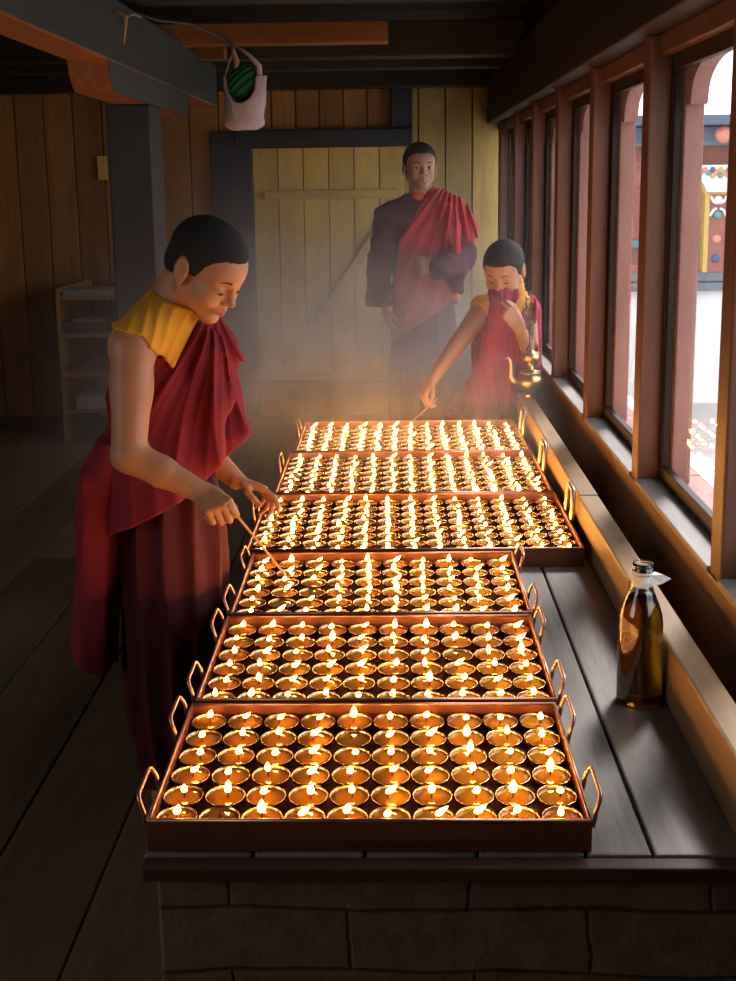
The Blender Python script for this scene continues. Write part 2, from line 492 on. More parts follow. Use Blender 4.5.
class Head:
    """face-forward +x, left +y, up +z, origin midway between the ears"""
    def __init__(s, o, R, sc=1.0): s.o = np.array(o, float); s.R = R; s.sc = sc
    def w(s, p): return s.o+s.R @ (np.array(p, float)*s.sc)
    def e(s, fl, c, r, k=.008, op='u', tilt=None):
        R = s.R if tilt is None else s.R @ np.array(tilt)
        fl.ell(s.w(c), np.array(r)*s.sc, R, k*s.sc, op)
    def c(s, fl, a, b, ra, rb, k=.006, op='u'): fl.cone(s.w(a), s.w(b), ra*s.sc, rb*s.sc, k*s.sc, op)
    def local(s, x, y, z):
        X, Y, Z = x-s.o[0], y-s.o[1], z-s.o[2]
        return [(s.R[0,i]*X+s.R[1,i]*Y+s.R[2,i]*Z)/s.sc for i in range(3)]
    def build(s, fl, lean=0.0, eyes=True):
        """lean 0 = a child's round face, 1 = a lean adult face"""
        s.e(fl, (-.012,0,.036), (.093,.074,.079), .01)
        s.e(fl, (.030,0,.000), (.058,.060,.075), .02)
        s.e(fl, (.035,0,.040), (.050,.058,.045), .015)                 # forehead
        for sg in (1,-1):
            s.e(fl, (.050,sg*.036,-.028), (.030,.027-.005*lean,.029), .018)     # cheeks
            s.c(fl, (.000,sg*.050,-.045), (.058,sg*.012,-.080), .020, .017, .018)  # jaw
            s.c(fl, (.076,sg*.012,.023), (.062,sg*.046,.020), .009, .008, .012)  # brow ridge
            s.e(fl, (.088,sg*.029,.003), (.014,.018,.011), .012, 's')    # socket
            s.e(fl, (.066,sg*.031,.002), (.0155,.0165,.0125), .004)      # lid over the eyeball
            s.c(fl, (.078,sg*.022,-.004), (.073,sg*.042,-.003), .0028, .0024, .003)
        s.e(fl, (.064,0,-.084), (.020,.021,.017), .016)                 # chin
        s.e(fl, (.070,0,-.050), (.021,.026,.022), .014)                 # muzzle
        s.c(fl, (.080,0,.012), (.096,0,-.020), .0075, .0095, .010)      # nose
        s.e(fl, (.097,0,-.023), (.0115,.0105,.0095), .006)
        for sg in (1,-1):
            s.e(fl, (.088,sg*.0125,-.026), (.0095,.0075,.0075), .005)
            s.e(fl, (.095,sg*.007,-.033), (.0045,.0035,.003), .003, 's')
        # lips
        s.c(fl, (.0895,0,-.0475), (.080,.021,-.052), .0058, .0035, .004)
        s.c(fl, (.0895,0,-.0475), (.080,-.021,-.052), .0058, .0035, .004)
        s.c(fl, (.0875,0,-.0585), (.079,.018,-.0545), .0068, .0035, .004)
        s.c(fl, (.0875,0,-.0585), (.079,-.018,-.0545), .0068, .0035, .004)
        s.c(fl, (.096,-.017,-.0528), (.096,.017,-.0528), .0022, .0022, .002, 's')
        s.e(fl, (.083,0,-.069), (.006,.016,.004), .006, 's')
        for sg in (1,-1):   # ears
            ct, st = math.cos(.25), math.sin(.25)
            tl = [[ct,0,-st],[0,1,0],[st,0,ct]]
            s.e(fl, (-.012,sg*.077,-.001), (.020,.009,.033), .006, 'u', tl)
            s.e(fl, (-.007,sg*.087,.004), (.012,.008,.021), .004, 's', tl)
            s.e(fl, (-.003,sg*.076,-.026), (.008,.006,.010), .005)
    def lips(s, V):
        q = (V-s.o) @ s.R/s.sc
        m = np.exp(-((q[:,2]+.053)/.0085)**4)*np.exp(-(q[:,1]/.021)**4)*(q[:,0] > .074)
        return m
    def hair(s, h, name, parent, thick=.004, hair_z=None, roughn=.0012):
        fl = Field(s.o-.16*s.sc, s.o+.16*s.sc, h)
        s.e(fl, (-.013,0,.036), (.093+thick,.074+thick,.079+thick), .01)
        s.e(fl, (.028,0,.048), (.050+thick,.057+thick,.040+thick), .015)
        s.e(fl, (-.050,0,-.015), (.050+thick,.054+thick,.045+thick), .02)
        hx, hz = hair_z or ([-.14,-.060,-.040,-.028,.012,.022,.034,.046,.060,.12], [-.052,-.050,-.040,-.000,-.006,-.008,.030,.048,.063,.066])
        def f(x, y, z):
            q = s.local(x, y, z)
            return (np.interp(q[0], hx, hz)-q[2])*s.sc*.8
        fl.cut(f, .010)
        def rough(x, y, z):
            return roughn*(np.sin(x*310+3*np.sin(y*170))*np.sin(y*290+2)*np.sin(z*330+2*np.sin(x*210)))
        fl.disp(rough)
        return link_mesh(name, fl.mesh(name), M['hair'], parent)
    def brow(s, parent, h=.0026):
        for sg in (1,-1):
            m = MB(); pts = [s.w((.0868-.0016*abs(t-.3)*8*.5-.0105*max(0,t-.2), sg*(.012+.034*t), .022+.0075*math.sin(t*2.4)-.004*t)) for t in np.linspace(0,1,7)]
            m.tube(pts, [h*.6*s.sc, h*1.1*s.sc, h*1.2*s.sc, h*1.1*s.sc, h*s.sc, h*.7*s.sc, h*.3*s.sc], 6)
            m.build('eyebrow', M['brow'], parent, True)
    def lash(s, parent, r=.0013):
        for sg in (1,-1):
            m = MB(); pts = [s.w((.0815-.010*(t-.45)**2*4, sg*(.017+.028*t), -.0065+.004*(t-.5)**2*4)) for t in np.linspace(0,1,8)]
            m.tube(pts, [r*s.sc*(.5+math.sin(PI*t)) for t in np.linspace(0,1,8)], 6)
            m.build('eyelashes', M['brow'], parent, True)
    def open_eyes(s, parent, look=(1,0,0)):
        for sg in (1,-1):
            m = MB(); R = s.R
            c = s.w((.0685,sg*.031,.001)); 
            fs = Field(c-.022*s.sc, c+.022*s.sc, .0012*s.sc)
            fs.ell(c, np.array((.0150,.0145,.0068))*s.sc, R, .001)
            e = link_mesh('eye', fs.mesh('eye'), M['eyewhite'], parent)
            ir = c+R @ (np.array((.0110,0,.0006))*s.sc)
            fi = Field(ir-.010*s.sc, ir+.010*s.sc, .0009*s.sc)
            fi.ell(ir, np.array((.0052,.0062,.0058))*s.sc, R, .001)
            link_mesh('iris', fi.mesh('iris'), M['blackeye'], e)

def body_obj(fl, name, mat, heads, label, group=None):
    me = fl.mesh(name, 2)
    a = me.attributes.new('lip', 'FLOAT', 'POINT')
    v = np.zeros(len(fl.V))
    for h in heads: v = np.maximum(v, h.lips(fl.V))
    a.data.foreach_set('value', v.astype(np.float32)[:len(me.vertices)])
    o = link_mesh(name, me, mat)
    tag(o, label, 'person', group)
    return o

def ridge(u):
    """soft cloth folds: broad crests, narrow valleys, range -1..1"""
    return 1-2*np.abs(np.sin(u))**0.8
def warp(x, y, z, f):
    return np.sin(x*f*1.1+1.7*np.sin(z*f*.7))+np.sin(y*f*1.3+1.1+1.3*np.sin(x*f*.6))+np.sin(z*f*.9+.4+np.sin(y*f))

# ================================================================== THE SETTING
M['orange_dark'] = wood('stained_front_board', (.075,.032,.015), (.038,.016,.008), 'X', 7, .6, .2, 0, .2)  # dark tone holds the shade along the platform's front edge
PLAT, RIM, XW, WY = .52, .57, .66, 7.30
ST = 'structure'
def boards(m, x0, x1, y0, y1, z0, z1, axis, w, gap=.004, jitter=.003, mi=0):
    """a run of boards side by side, each a box of its own inside one mesh"""
    a, b = {'X': (x0, x1), 'Y': (y0, y1), 'Z': (z0, z1)}[axis]
    n = max(1, round((b-a)/w)); w = (b-a)/n
    for i in range(n):
        lo, hi = a+i*w+gap/2, a+(i+1)*w-gap/2; j = random.uniform(0, jitter)
        if axis == 'X': m.box(lo, hi, y0+j, y1, z0, z1, mi)
        elif axis == 'Y': m.box(x0, x1, lo, hi, z0, z1-j, mi)
        else: m.box(x0+j, x1, y0, y1, lo, hi, mi)

m = MB()
xx = -3.0
while xx < .75:
    w = random.uniform(.22, .30); y = -1.6 - random.uniform(0, 1)
    while y < WY:
        L = random.uniform(2.6, 4.2); j = random.uniform(0, .004)
        m.box(xx+.003, min(xx+w, .76)-.003, max(y, -1.6)+.002, min(y+L, WY)-.002, -.04, -j)
        y += L
    xx += w
m.box(-3.1, .76, -1.7, WY+.1, -.16, -.041)
o = m.build('floor', M['floor'], bevel=.003); tag(o, 'wide worn dark timber floor boards running away from the camera', 'floor', kind=ST)

# back wall
xdl, xdr = at(255, 260, WY)[0], at(406, 260, WY)[0]            # door opening
zdt, zdb = at(330, 147, WY)[2], at(330, 379, WY)[2]
m = MB()
boards(m, -3.0, xdl-.02, WY, WY+.04, -.1, 2.13, 'X', .185, .009)
boards(m, xdl-.02, at(391, 100, WY)[0], WY, WY+.04, zdt, 2.13, 'X', .15, .009)
boards(m, xdl-.02, xdr, WY+.02, WY+.05, -.1, zdt, 'X', .2)
boards(m, at(391, 100, WY)[0], XW+.2, WY, WY+.04, -.1, 2.13, 'X', .165, .009, mi=1)
m.box(-3.1, XW+.3, WY+.045, WY+.10, -.2, 2.6)
o = m.build('wall_back', [M['plank'], M['plank_pale']], bevel=.003)
tag(o, 'back wall of upright knotty pine planks, pale beside the door and brown elsewhere', 'wall', kind=ST)
# dark frame of the door
xl0, xl1 = at(214, 200, WY)[0], at(254, 200, WY)[0]
m = MB(); m.box(xl0, xl1, WY-.07, WY+.02, 0, zdt+.10)
o = m.build('trim_1', M['frame_dark'], bevel=.005); tag(o, 'broad dark painted upright on the left of the plank door', 'door frame', kind=ST)
zl1 = at(330, 130, WY)[2]; xr1 = at(412, 100, WY)[0]; xr0 = at(391, 100, WY)[0]
m = MB(); m.box(xl1-.10, xr1, WY-.085, WY+.02, zdt, zl1)
o = m.build('trim_2', M['frame_dark'], bevel=.005); tag(o, 'dark painted lintel lying across the top of the plank door', 'lintel', kind=ST)
m = MB(); m.box(xr0, xr1, WY-.06, WY+.02, zl1, 2.13)
o = m.build('trim_3', M['frame_dark'], bevel=.005); tag(o, 'short dark upright between the door lintel and the roof beam', 'door frame', kind=ST)
m = MB(); m.box(-3.0, XW, WY-.14, WY+.02, 2.11, 2.26)
o = m.build('trim_4', M['dark_beam'], bevel=.006); tag(o, 'black roof beam along the top of the back wall', 'beam', kind=ST)
m = MB(); m.box(xdl, xdr, WY-.05, WY+.02, 0.0, zdb-.012)
o = m.build('trim_5', M['plank'], bevel=.006); tag(o, 'high board threshold under the plank door', 'threshold', kind=ST)
# door
door = empty('door_1', (.5*(xdl+xdr), WY, zdb), 'closed pale yellow plank door with a diagonal brace behind the standing adult', 'door', kind=ST)
def child(o, p):
    o.parent = p; o.matrix_parent_inverse = p.matrix_basis.inverted() if False else Matrix.Translation(-Vector(p.location)); return o
m = MB(); boards(m, xdl+.005, xdr-.005, WY-.025, WY+.015, zdb, zdt-.004, 'X', .17, .007, .002)
child(m.build('door_boards', M['door'], bevel=.002), door)
for (va, vb, ua, ub) in ((190, 199, 265, 397), (370, 379, 262, 402)):
    m = MB(); m.box(at(ua, va, WY)[0], at(ub, va, WY)[0], WY-.055, WY-.026, at(330, vb, WY)[2]+.002, at(330, va, WY)[2])
    child(m.build('door_rail', M['door_rail'], bevel=.004), door)
a = at(288, 366, WY); b = at(397, 204, WY); d = np.array((b[2]-a[2], a[0]-b[0])); d = d/np.linalg.norm(d)*.032
pts = [(a[0]-d[0], a[2]-d[1]), (a[0]+d[0], a[2]+d[1]), (b[0]+d[0], b[2]+d[1]), (b[0]-d[0], b[2]-d[1])]
m = MB(); m.prism(pts, 1, WY-.06, WY-.026)
child(m.build('door_brace', M['door_rail'], bevel=.004), door)

# left and near walls of the room, ceiling
m = MB(); boards(m, -3.06, -3.0, -1.6, -.5, 0, 2.4, 'Y', .2); boards(m, -3.06, -3.0, 1.3, WY, 0, 2.4, 'Y', .2)
boards(m, -3.06, -3.0, -.498, 1.298, 0, .9, 'Y', .2); boards(m, -3.06, -3.0, -.498, 1.298, 2.0, 2.4, 'Y', .2)  # unseen opening, added so skylight brightens the floor
tag(m.build('wall_left', M['plank']), 'brown plank wall on the left of the room with an added opening for fill light', 'wall', kind=ST)
m = MB(); boards(m, -3.0, .8, -1.66, -1.6, 0, 2.4, 'X', .2)
tag(m.build('wall_front', M['plank']), 'brown plank wall behind the viewer', 'wall', kind=ST)
m = MB(); boards(m, -3.1, .8, -1.7, WY+.1, 2.36, 2.42, 'X', .24)
tag(m.build('ceiling', M['ceiling']), 'dark smoke blackened ceiling boards', 'ceiling', kind=ST)
for i, (y, z0, z1) in enumerate(((.2,2.17,2.36),(1.3,2.17,2.36),(2.4,2.17,2.36),(3.5,2.17,2.36),(4.25,2.19,2.36),(5.65,2.13,2.30),(6.3,2.14,2.32))):
    m = MB(); m.box(-3.0, XW, y, y+.13, z0, z1)
    tag(m.build('ceiling_beam', M['dark_beam'], bevel=.008), 'blackened ceiling beam across the room, %s in line from the back wall' % ('seventh','sixth','fifth','fourth','third','second','first')[i], 'beam', 'blackened beams under the ceiling', ST)
m = MB(); m.box(at(150, 30, 4.95)[0], at(388, 30, 4.95)[0], 4.90, 5.0, at(300, 43, 4.9)[2], at(300, 22, 4.9)[2])
tag(m.build('ceiling_board', M['orange_wood'], bevel=.004), 'orange brown timber board under the ceiling, above the hanging cloth bag', 'beam', kind=ST)
m = MB(); m.box(at(172, 53, 5.3)[0], at(224, 53, 5.3)[0], 5.30, 5.40, at(200, 59, 5.3)[2], at(200, 46, 5.3)[2])
tag(m.build('ceiling_block', M['orange_wood'], bevel=.004), 'short orange brown timber block just under the long ceiling board', 'beam', kind=ST)

# free-standing column with beam and bracket
YC = 4.20
xa, xb = at(109, 180, YC)[0], at(153, 180, YC)[0]
zb = CAM_Z+.449*abs(xb); zk = zb-.102
m = MB(); m.box(xa, xb, YC, YC+.21, 0, zk)
tag(m.build('column', M['frame_dark'], bevel=.008), 'grey painted timber column behind the boy holding the taper', 'column', kind=ST)
m = MB(); m.box(xb-.135, xb, .3, 5.85, zb, zb+.20, 0); m.box(xb-.133, xb-.002, .31, 5.84, zb-.006, zb+.002, 1)
tag(m.build('roof_beam', [M['grey_paint'], M['orange_wood_y']], bevel=.004), 'grey painted beam with an orange underside above the grey column', 'beam', kind=ST)
def bracket_profile(y0, y1, r=.075):
    p = [(y0, zb-.006)]
    for k in range(9):
        t = PI/2*k/8; p.append((y0+.012+r*1.3*(1-math.cos(t)), zk+ (zb-.02-zk)*(1-math.sin(t))))
    for k in range(9):
        t = PI/2*(1-k/8); p.append((y1-.012-r*1.3*(1-math.cos(t)), zk+(zb-.02-zk)*(1-math.sin(t))))
    p.append((y1, zb-.006)); return p
m = MB(); m.prism(bracket_profile(YC-.60, YC+.85), 0, xb-.128, xb-.003, 1); m.prism(bracket_profile(YC-.595, YC+.845), 0, xb-.004, xb, 0)
tag(m.build('column_bracket', [M['grey_paint'], M['orange_wood_y']]), 'curved orange and grey bracket between the grey column and its beam', 'bracket', kind=ST)

# right wall with its row of windows (laid out at .59 and then spread to its real distance)
XREAL, XW = XW, .59; SPREAD = XREAL/XW; WYREAL, WY = WY, WY/SPREAD
mark = set(bpy.data.objects)
m = MB(); m.box(XW+.004, .75, -1.6, WY, -.1, .60)
tag(m.build('wall_right', M['rail']), 'low timber wall below the windows', 'wall', kind=ST)
m = MB()
for y0, y1 in ((-1.6, 1.0), (1.004, 2.9), (2.903, 4.95), (4.953, WY)):
    m.box(XW+random.uniform(0,.003), .70, y0, y1, .60, .79)
tag(m.build('trim_6', M['rail'], bevel=.008), 'heavy brown rail under the whole row of windows', 'rail', kind=ST)
YK = [1.285, 2.012, 2.710, 3.430, 4.135, 4.845, 5.545, 6.255]
m = MB(); boards(m, .60, .70, -1.6, YK[0]-.06, .79, 1.845, 'Y', .2)
tag(m.build('trim_10', M['post'], bevel=.003), 'boarded stretch of the window wall beside the viewer', 'wall', kind=ST)
m = MB(); m.box(.545, .76, -1.6, WY, 1.845, 2.10)
tag(m.build('trim_7', M['beam_y'], bevel=.006), 'heavy dark head beam above the whole row of windows', 'beam', kind=ST)
m = MB(); m.box(.60, .76, -1.6, WY, 2.10, 2.37)
tag(m.build('trim_8', M['beam_y']), 'dark boarding between the window head beam and the ceiling', 'wall', kind=ST)
m = MB(); m.box(.615, .735, -1.6, WY, 1.80, 1.845)
tag(m.build('trim_9', M['post'], bevel=.003), 'brown lintel strip over the windows', 'lintel', kind=ST)
ords = ['first', 'second', 'third', 'fourth', 'fifth', 'sixth', 'seventh', 'eighth', 'ninth', 'tenth', 'eleventh', 'twelfth', 'thirteenth']
nP = len(YK)
for i, yk in enumerate(YK):
    m = MB(); m.box(XW+.002, .645, yk-.068, yk, .79, 1.845)
    tag(m.build('window_post', M['post'], bevel=.005), 'brown upright post between the windows, %s from the back wall' % ords[nP-1-i], 'post', 'posts of the window row', ST)
def arch(ya, yb, zt):
    """spandrel of a trefoil window head on one side, between jamb ya and middle yb"""
    s_ = 1 if yb > ya else -1; L = abs(yb-ya)
    p = [(ya, zt), (ya, 1.685), (ya+s_*.035, 1.685), (ya+s_*.037, 1.700)]
    for k in range(9):
        t = PI/2*k/8; p.append((ya+s_*(.040+.16*(1-math.cos(t))), 1.705+.075*math.sin(t)))
    p += [(yb, 1.787), (yb, zt)]
    return p if s_ < 0 else p[::-1]
for i in range(nP-1):
    y0, y1 = YK[i], YK[i+1]-.068; n = nP-1-i
    w = empty('window_%d' % (i+1), (.66, .5*(y0+y1), .80), 'glazed window in a deep frame, %s from the back wall' % ords[n-1], 'window', 'windows in the right wall', ST)
    def put(mm, name, mat, bevel=0.0): return child(mm.build(name, mat, bevel=bevel), w)
    mm = MB(); mm.box(XW-.004, .650, y0+.001, y1-.001, .790, .802); put(mm, 'window_sill', M['sill'], .003)  # thin pale layer on the rail, daylight painted into its colour
    mm = MB(); mm.box(.644, .662, y0, y1, .803, .840); mm.box(.644, .662, y0, y1, 1.765, 1.80)
    mm.box(.645, .661, y0, y0+.028, .840, 1.765); mm.box(.645, .661, y1-.028, y1, .840, 1.765)
    put(mm, 'sash', M['beam_y'], .002)
    mm = MB(); mm.box(.652, .655, y0+.026, y1-.026, .838, 1.767); put(mm, 'pane', M['pane'])
    mm = MB(); mm.box(.664, .708, y0-.03, y0+.035, .80, 1.80); mm.box(.664, .708, y1-.045, y1+.04, .80, 1.80)
    put(mm, 'outer_jamb', M['jamb'], .003)
    mm = MB(); yc = .5*(y0+y1); mm.prism(arch(y0+.034, yc, 1.80), 0, .667, .705); mm.prism(arch(y1-.044, yc, 1.80), 0, .667, .705)
    put(mm, 'arched_head', M['jamb'])
    mm = MB(); mm.box(.663, .76, y0-.03, y1+.03, .765, .80); put(mm, 'outer_sill', M['jamb'], .003)

bpy.context.view_layer.update()
SM = Matrix.Translation((0,0,CAM_Z)) @ Matrix.Scale(SPREAD, 4) @ Matrix.Translation((0,0,-CAM_Z))
for o in [q for q in bpy.data.objects if q not in mark]:
    if o.type == 'MESH': o.data.transform(SM)
    elif o.type == 'EMPTY':
        o.location = SM @ o.location
        for ch in o.children: ch.matrix_parent_inverse = Matrix.Translation(-Vector(o.location))
YK = [y*SPREAD for y in YK]; XW, WY = XREAL, WYREAL
m = MB(); m.box(.592, .70, -1.6, WY, -.1, .47)
tag(m.build('baseboard_right', M['rail']), 'dark low plinth under the window wall beside the platform', 'plinth', kind=ST)

# outside: courtyard and a painted building wing
YB = 14.0
zg = at(712, 403, YB)[2]
m = MB(); m.box(.92, 30, -12, 40, zg-.2, zg)
M['court'] = plain('pale_paving', (.46,.44,.42), .8, 0, 1.5, .25, .3)
tag(m.build('courtyard_ground', M['court']), 'pale paved courtyard outside the windows', 'ground', kind=ST)
m = MB(); m.box(.845, .89, -2, WY+.1, zg, .715)
M['whitewash'] = plain('whitewash', (.80,.79,.77), .9, 0, 3, .06, .2)
M['red_paint'] = plain('red_painted_wall', (.34,.11,.09), .7, 0, 3, .2, .1)
M['blue_paint'] = plain('blue_grey_paint', (.10,.14,.20), .7, 0, 6, .25, .1)
M['slate'] = plain('grey_stone', (.16,.18,.21), .8, 0, 6, .25, .3)
M['gold'] = plain('ochre_paint', (.62,.40,.10), .6, 0, 6, .15, .05)
M['pearl'] = plain('white_paint', (.80,.80,.80), .6)
M['coral'] = plain('coral_paint', (.75,.28,.20), .6)
M['teal'] = plain('teal_paint', (.12,.30,.32), .6)
M['cobalt'] = plain('cobalt_paint', (.06,.10,.30), .6)
tag(m.build('outer_plinth', M['whitewash']), 'whitewashed outside face of the wall below the windows', 'wall', kind=ST)
zp = [at(712, v, YB)[2] for v in (402, 290, 272, 146, 116)]
bld = empty('monastery_building', (3.6, YB, zg), 'painted building wing across the courtyard with a white base and ornate column', 'building')
x0b, x1b = 1.2, 16.0
def bp(mm, name, mat, bevel=0): return child(mm.build(name, mat, bevel=bevel), bld)
m = MB(); m.box(x0b, x1b, YB, YB+4, zg, zp[1]); bp(m, 'white_base', M['whitewash'])
m = MB(); m.box(x0b-.05, x1b, YB-.12, YB+4, zp[1], zp[1]+.10); m.box(x0b-.02, x1b, YB-.05, YB+4, zp[1]+.11, zp[2]); bp(m, 'stone_ledge', M['slate'], .01)
m = MB(); m.box(x0b, x1b, YB+.15, YB+3.8, zp[2], zp[3]); bp(m, 'red_wall', M['red_paint'])
m = MB(); m.box(x0b-.3, x1b+.3, YB-.35, YB+4.2, zp[4]-.12, zp[4]); m.box(x0b-.1, x1b, YB-.15, YB+4, zp[3], zp[4]-.13); bp(m, 'eave', M['blue_paint'], .01)
m = MB(); zr = at(712, 243, YB)[2]; m.box(x0b, x1b, YB+.08, YB+.16, zr-.06, zr+.04); bp(m, 'teal_rail', M['teal'], .01)
def col_at(xc):
    zt_, zb_ = at(712, 165, YB)[2], zp[2]
    zc = at(712, 192, YB)[2]
    pw = .135
    mm = MB(); mm.box(xc-pw, xc+pw, YB-.05, YB+.17, zb_, zc); shaft = bp(mm, 'painted_column', M['red_paint'], .01)
    def sub(mm_, name, mat, bevel=0):
        o_ = mm_.build(name, mat, bevel=bevel); o_.parent = shaft; return o_
    mm = MB()
    for sx in (-1, 1): mm.box(xc+sx*pw-.03, xc+sx*pw+.03, YB-.07, YB+.1, zb_, zc)
    sub(mm, 'ochre_border', M['gold'], .005)
    cap = [(xc-pw-.02, zc), (xc+pw+.02, zc), (xc+pw+.06, zc+.10), (xc+.34, zc+.22), (xc+.36, zt_), (xc-.36, zt_), (xc-.34, zc+.22), (xc-pw-.06, zc+.10)]
    mm = MB(); mm.prism(cap, 1, YB-.10, YB+.17); sub(mm, 'carved_capital', M['pearl'])
    mm = MB(); mm.prism([(a_*1.0+(a_-xc)*.10, b_-.03 if b_ < zt_ else b_) for a_, b_ in cap], 1, YB-.06, YB+.14); sub(mm, 'capital_border', M['gold'])
    k_ = 0
    for ix in range(-3, 4):
        for iz in range(3):
            px_, pz_ = xc+ix*.095+(.04 if iz % 2 else 0), zc+.20+iz*(zt_-zc-.26)/2
            if abs(px_-xc) > .31 or (iz == 0 and abs(ix) > 1): continue
            mm = MB(); mm.lathe([(.036,0),(.030,.015),(.0,.024)], 10, (0,0,0))
            mm.v = [(px_+v_[0], YB-.10-v_[2], pz_+v_[1]) for v_ in mm.v]
            sub(mm, 'rosette', [M['coral'], M['cobalt'], M['teal'], M['coral'], M['gold']][k_ % 5]); k_ += 1
    zz0 = at(712, 185, YB)[2]
    mm = MB()
    for sx in (-1, 1):
        for sz in (-1, 1):
            mm.tube([(xc+sx*.02, YB-.07, zc-.17+sz*.03), (xc+sx*.06, YB-.075, zc-.17+sz*.05), (xc+sx*.10, YB-.07, zc-.17+sz*.12)], .018, 6)
    sub(mm, 'scroll_ornament', M['pearl'])
    for v_, mt in ((200, 'pearl'), (215, 'teal'), (239, 'coral'), (258, 'cobalt')):
        zc_ = at(712, v_, YB)[2]
        mm = MB(); mm.lathe([(.055,0),(.05,.03),(.03,.05),(0,.056)], 14)
        mm.v = [(xc+q[0], YB-.05-q[2], zc_+q[1]) for q in mm.v]
        sub(mm, 'boss', M[mt])
    mm = MB(); zb2 = at(712, 135, YB)[2]; mm.lathe([(.11,0),(.10,.06),(.06,.10),(0,.112)], 16)
    mm.v = [(xc+q[0], YB-.15-q[2], zb2+q[1]) for q in mm.v]; sub(mm, 'eave_boss', M['coral'])
xc0 = at(717, 200, YB)[0]
for k in range(-1, 4): col_at(xc0+k*2.1)
# ================================================================== PLATFORM, TRAYS, BUTTER LAMPS
plat = empty('offering_platform', (.07, 1.53, 0), 'low masonry platform topped with worn planks, carrying the lamp trays', 'platform')
PX0, PX1, PY0, PY1 = -.390, .587, 1.508, 4.66
m = MB(); m.box(PX0+.02, PX1, PY0+.02, PY1-.01, 0, PLAT-.027); child(m.build('masonry_base', M['masonry'], bevel=.006), plat)
m = MB(); x = PX0
PYF = PY0+.020
edges = [PX0, -.22, -.05, .12, .284, .385, PX1]
for i in range(len(edges)-1):
    a, b = edges[i], edges[i+1]; y = PYF
    for y2 in ([2.9, PY1] if i % 2 else [3.6, PY1]):
        m.box(a+.0025, b-.0025, y, y2-.003, PLAT-.026, PLAT-random.uniform(0,.002)); y = y2
child(m.build('plank_top', M['top_plank'], bevel=.004), plat)
m = MB(); m.box(PX0+.004, PX1-.002, PY0-.010, PY0+.018, PLAT-.029, PLAT-.004); child(m.build('front_board', M['orange_dark'], bevel=.004), plat)  # board added over the plank ends, its dark colour standing in for shade
CX0, CZ = .520, .645
m = MB(); m.box(CX0, .576, 1.512, 2.36, PLAT, CZ); m.box(CX0-.002, .576, 2.364, 3.05, PLAT, CZ-.002); m.box(CX0, .576, 3.054, 4.62, PLAT, CZ)
child(m.build('curb_board', M['curb'], bevel=.006), plat)

def make_tray(x0, x1, y0, y1, label, grp, far=False):
    t = empty('lamp_tray', (.5*(x0+x1), .5*(y0+y1), PLAT), label, 'tray', grp)
    th = .004
    m = MB(); m.box(x0, x1, y0, y1, PLAT, PLAT+th)
    m.box(x0, x1, y0, y0+th, PLAT+th, RIM); m.box(x0, x1, y1-th, y1, PLAT+th, RIM)
    m.box(x0, x0+th, y0+th, y1-th, PLAT+th, RIM); m.box(x1-th, x1, y0+th, y1-th, PLAT+th, RIM)
    child(m.build('basin', M['tray']), t)
    m = MB(); r = .0032; h = th/2
    c = [(x0+h,y0+h),(x1-h,y0+h),(x1-h,y1-h),(x0+h,y1-h)]
    for i in range(4): m.tube([(*c[i], RIM), (*c[(i+1) % 4], RIM)], r, 8)
    child(m.build('rolled_rim', M['rod'], None, True), t)
    for sx, xe in ((-1, x0), (1, x1)):
        if far:
            ya = y0+.17*(y1-y0) if False else .5*(y0+y1)-.02; yb = ya+.10
            hgt, out, rr, mt = .085, .008, .0075, M['handle']
            if sx < 0: hgt, rr, mt = .05, .0035, M['rod']
            spans = [(ya, yb)]
        else:
            hgt, out, rr, mt = .030, .013, .0036, M['rod']
            spans = [(y0+.015, y0+.115), (y1-.12, y1-.02)]
        for ya, yb in spans:
            m = MB(); xs = xe+sx*.004
            pts = [(xs, ya, RIM-.018), (xs+sx*.003, ya, RIM-.004)]
            for k in range(6):
                a = PI/2*k/5; pts.append((xs+sx*out*(.3+.7*math.sin(a)), ya+.016*(1-math.cos(a)), RIM+hgt*(.25+.75*math.sin(a))))
            for k in range(6):
                a = PI/2*(1-k/5); pts.append((xs+sx*out*(.3+.7*math.sin(a)), yb-.016*(1-math.cos(a)), RIM+hgt*(.25+.75*math.sin(a))))
            pts += [(xs+sx*.003, yb, RIM-.004), (xs, yb, RIM-.018)]
            m.tube(pts, rr, 8)
            child(m.build('handle', mt, None, True), t)
    return t

TR = [(-.382, .293, 1.534, 1.920, 10, 6), (-.378, .299, 1.935, 2.345, 10, 6), (-.374, .304, 2.360, 2.775, 10, 6),
      (-.396, .495, 2.800, 3.330, 13, 8), (-.376, .490, 3.345, 3.880, 13, 8), (-.358, .484, 3.895, 4.400, 13, 8)]
which = ['nearest tray', 'second nearest tray', 'third nearest tray', 'fourth nearest tray', 'fifth nearest tray', 'farthest tray']
for i, (x0, x1, y0, y1, nc, nr) in enumerate(TR):
    make_tray(x0, x1, y0, y1, 'red brown metal tray packed with butter lamps, ' + which[i] + (' and widest in front of the camera' if False else ' in the row'),
              'narrow lamp trays with rod handles' if i < 3 else 'wide lamp trays with strap handles', i >= 3)

